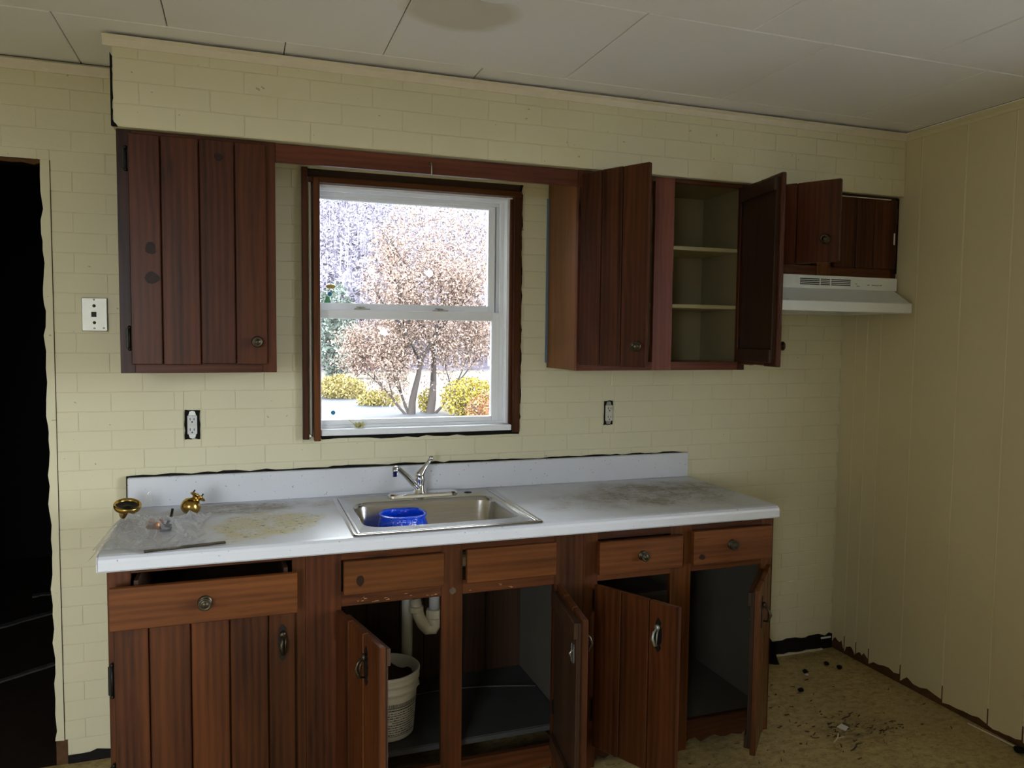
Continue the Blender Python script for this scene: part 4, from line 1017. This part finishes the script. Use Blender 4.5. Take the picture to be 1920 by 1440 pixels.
# ------------------------------------------------------------------ outdoors
GZ = -.8
def m_ground():
    t = T('pale_dry_grass'); g = t.n('NewGeometry').outputs['Position']
    k = t.ramp(t.noise(g, 3., 5, .7), (.3, (.055, .048, .038)), (.7, (.10, .093, .08)))
    return t.fin(k, .95, spec=.05)
def m_hill():
    t = T('wooded_hillside'); g = t.n('NewGeometry').outputs['Position']
    k = t.ramp(t.noise(t.scale(g, (1, 1, .6)), 1.1, 6, .75), (.32, (.025, .021, .03)), (.5, (.055, .049, .062)), (.68, (.10, .09, .105)))
    return t.fin(k, .95, spec=.05)
def leafmat(name, a, c):
    t = T(name); rnd = t.n('NewGeometry').outputs['Random Per Island']
    t.fin(t.mix(rnd, a, c), .8, spec=.1); return t.m
struct('ground', B().box(-90, 190, -60, 60, GZ-.5, GZ), m_ground(), 'pale dry grass around the house seen through the window')
struct('road', B().prism([(-14, .6), (30, .6), (30, 5.5), (9.5, 10.3), (7.02, 16.97), (3.73, 27.25), (2.0, 33), (-14, 33)], GZ, GZ+.02, 'z'), plain('blue_grey_asphalt', (.0095, .0128, .0190), .8, var=.1, sc_=3), 'blue-grey paved drive outside the window')
bm = bmesh.new(); NX, NY = 50, 22; g = {}; rr = random.Random(2)
for i in range(NX+1):
    for j in range(NY+1):
        x = -60+250*i/NX; t = j/NY; y = 46+110*t
        hgt = 27*(t**1.15)+2.0*math.sin(x*.05+1)*t+rr.uniform(-.5, .5)*t
        g[i, j] = bm.verts.new((x, y, GZ-.1+hgt))
for i in range(NX):
    for j in range(NY): f = bm.faces.new((g[i, j], g[i+1, j], g[i+1, j+1], g[i, j+1])); f.smooth = True
struct('hillside', bm, m_hill(), 'grey-lilac wooded hillside rising beyond the field')
def leaves(vs, fs, c, sp, n, size, r, flat=.0):
    for _ in range(n):
        while True:
            d = Vector((r.uniform(-1, 1), r.uniform(-1, 1), r.uniform(-1, 1)))
            if d.length <= 1: break
        p = Vector((c[0]+d.x*sp[0], c[1]+d.y*sp[1], c[2]+d.z*sp[2])); s = size*r.uniform(.6, 1.4)
        a = Vector((r.gauss(0, 1), r.gauss(0, 1), r.gauss(0, 1))).normalized(); q = a.cross(Vector((r.gauss(0, 1), r.gauss(0, 1), r.gauss(0, 1)))).normalized()
        i = len(vs); vs += [p-a*s, p+q*s*.45, p+a*s, p-q*s*.45]; fs.append((i, i+1, i+2, i+3))
def raw(name, vs, fs, mat, parent=None, off=None):
    me = bpy.data.meshes.new(name); off = off or Vector((0, 0, 0))
    me.from_pydata([tuple(Vector(v)-off) for v in vs], [], fs); me.materials.append(mat)
    o = bpy.data.objects.new(name, me); col.objects.link(o)
    if parent: o.parent = parent
    return o
# woodland on the hill: uncountable bare trees
vs, fs = [], []; r = random.Random(14)
for _ in range(2000):
    t = r.random()**1.3; y = 48+100*t; x = r.uniform(-.25, .60)*(y+3)+.9; z = GZ+27*(t**1.15)-.4; h = r.uniform(4, 8); wd = r.uniform(.05, .13)
    i = len(vs); lean = r.uniform(-.5, .5)
    vs += [(x-wd, y, z), (x+wd, y, z), (x+lean+wd*.3, y, z+h), (x+lean-wd*.3, y, z+h)]; fs.append((i, i+1, i+2, i+3))
    leaves(vs, fs, (x+lean*.6, y, z+h*.68), (1.5, 1.5, h*.4), 60, .22, r)
o = raw('hillside_woodland', vs, fs, leafmat('bare_twigs', (.058, .053, .066), (.20, .185, .225))); tagp(o, 'bare grey-lilac trees covering the hillside beyond the window', 'woodland', kind='stuff')
# tree in front of the window
c = thing('autumn_tree', 'two-trunked autumn tree with dry orange-pink leaves outside the window', 'tree', (5.85, 19.2, GZ))
BK = plain('grey_brown_bark', (.05, .042, .04), .9, spec=.05)
b = B(); r = random.Random(22); tips = []
def grow(p, d, l, rad, lev):
    P = [p]; q = p
    for k in range(4):
        d = (d+Vector((r.uniform(-.14, .14), r.uniform(-.14, .14), r.uniform(-.02, .10)))).normalized(); q = q+d*l/4; P.append(q)
    b.tube(P, [rad*(1-.13*k) for k in range(5)], 7 if lev < 2 else 5, False)
    if lev >= 4 or rad < .006: tips.append(q); return
    for _ in range(3 if lev < 3 else 2):
        a = r.uniform(0, 6.28); s = r.uniform(.45, .95)
        e = Vector((math.cos(a), math.sin(a)*.8, 0)); nd = (d+e*s+Vector((0, 0, .12))).normalized()
        st = P[r.choice((2, 3, 4))]; grow(st, nd, l*r.uniform(.62, .82), rad*.55, lev+1); tips.append(st)
base = Vector((5.85, 19.2, GZ))
for dx, dv, l, rad in ((-.25, (-.10, 0, 1), 1.7, .12), (.30, (.20, .05, 1), 2.0, .13), (-.38, (-.8, .1, .75), 1.3, .045), (-.30, (-.5, .2, .9), 1.3, .05), (.40, (.8, .1, .6), 1.3, .045)):
    grow(base+Vector((dx, 0, -.05)), Vector(dv).normalized(), l, rad, 0)
obj('trunk_and_branches', b, BK, c)
vs, fs = [], []
for p in tips: leaves(vs, fs, p, (.42, .42, .36), 40, .042, r)
leaves(vs, fs, (6.6, 19.3, 3.1), (2.5, 1.6, 2.7), 16000, .040, r)
o = raw('dry_leaves', vs, fs, leafmat('dry_orange_pink_leaves', (.082, .058, .046), (.34, .245, .20)), c, Vector((5.85, 19.2, GZ))); o['kind'] = 'stuff'
# shrubs
def shrub(name, label, cat, cx, cy, cz, sp, n, size, a, e, seed, group=None):
    c = thing(name, label, cat, (cx, cy, GZ), group)
    r = random.Random(seed); vs, fs = [], []; leaves(vs, fs, (cx, cy, cz), sp, n, size, r)
    o = raw('foliage', vs, fs, leafmat(name+'_leaves', a, e), c, Vector((cx, cy, GZ))); o['kind'] = 'stuff'
    b = B()
    for k in range(9):
        t = r.uniform(0, 6.28); b.tube([(cx+.1*math.cos(t), cy+.1*math.sin(t), GZ-.02), (cx+sp[0]*.4*math.cos(t), cy+sp[1]*.4*math.sin(t), (GZ+cz)/2), (cx+sp[0]*.8*math.cos(t), cy+sp[1]*.8*math.sin(t), cz+sp[2]*.4)], [.02, .015, .008], 5)
    obj('stems', b, BK, c)
Y1, Y2 = (.10, .075, .012), (.28, .22, .045)
shrub('yellow_shrub', 'bright yellow shrub right of the tree outside the window', 'shrub', 7.05, 18.2, -.25, (.85, .7, .62), 2600, .05, Y1, Y2, 1)
shrub('yellow_shrub', 'low yellow shrub between the two tree trunks', 'shrub', 6.15, 19.6, -.45, (.28, .3, .4), 500, .045, Y1, Y2, 2)
shrub('orange_shrub', 'rusty orange shrub at the lower right of the window', 'shrub', 7.04, 16.0, -.42, (.72, .55, .5), 1500, .045, (.10, .045, .02), (.25, .125, .07), 3)
shrub('grass_clump', 'pale yellow grass bank left of the tree along the drive', 'grass', 4.30, 25.5, -.42, (.95, .9, .5), 2600, .06, (.11, .085, .022), (.26, .21, .085), 4)
shrub('grass_clump', 'pale yellow grass bank nearest the foot of the tree', 'grass', 5.15, 22.3, -.60, (.75, .6, .32), 1500, .05, (.11, .085, .018), (.26, .22, .07), 5)
shrub('evergreen_tree', 'pale green evergreen at the left edge of the window view', 'tree', 5.1, 34.0, 1.6, (1.0, 1.0, 2.4), 3200, .11, (.04, .05, .042), (.14, .17, .145), 6)
shrub('red_bush', 'low red-pink bush row beyond the field at the left', 'bush', 6.4, 38.0, .30, (1.9, .8, .8), 2600, .09, (.10, .042, .04), (.24, .13, .125), 7)
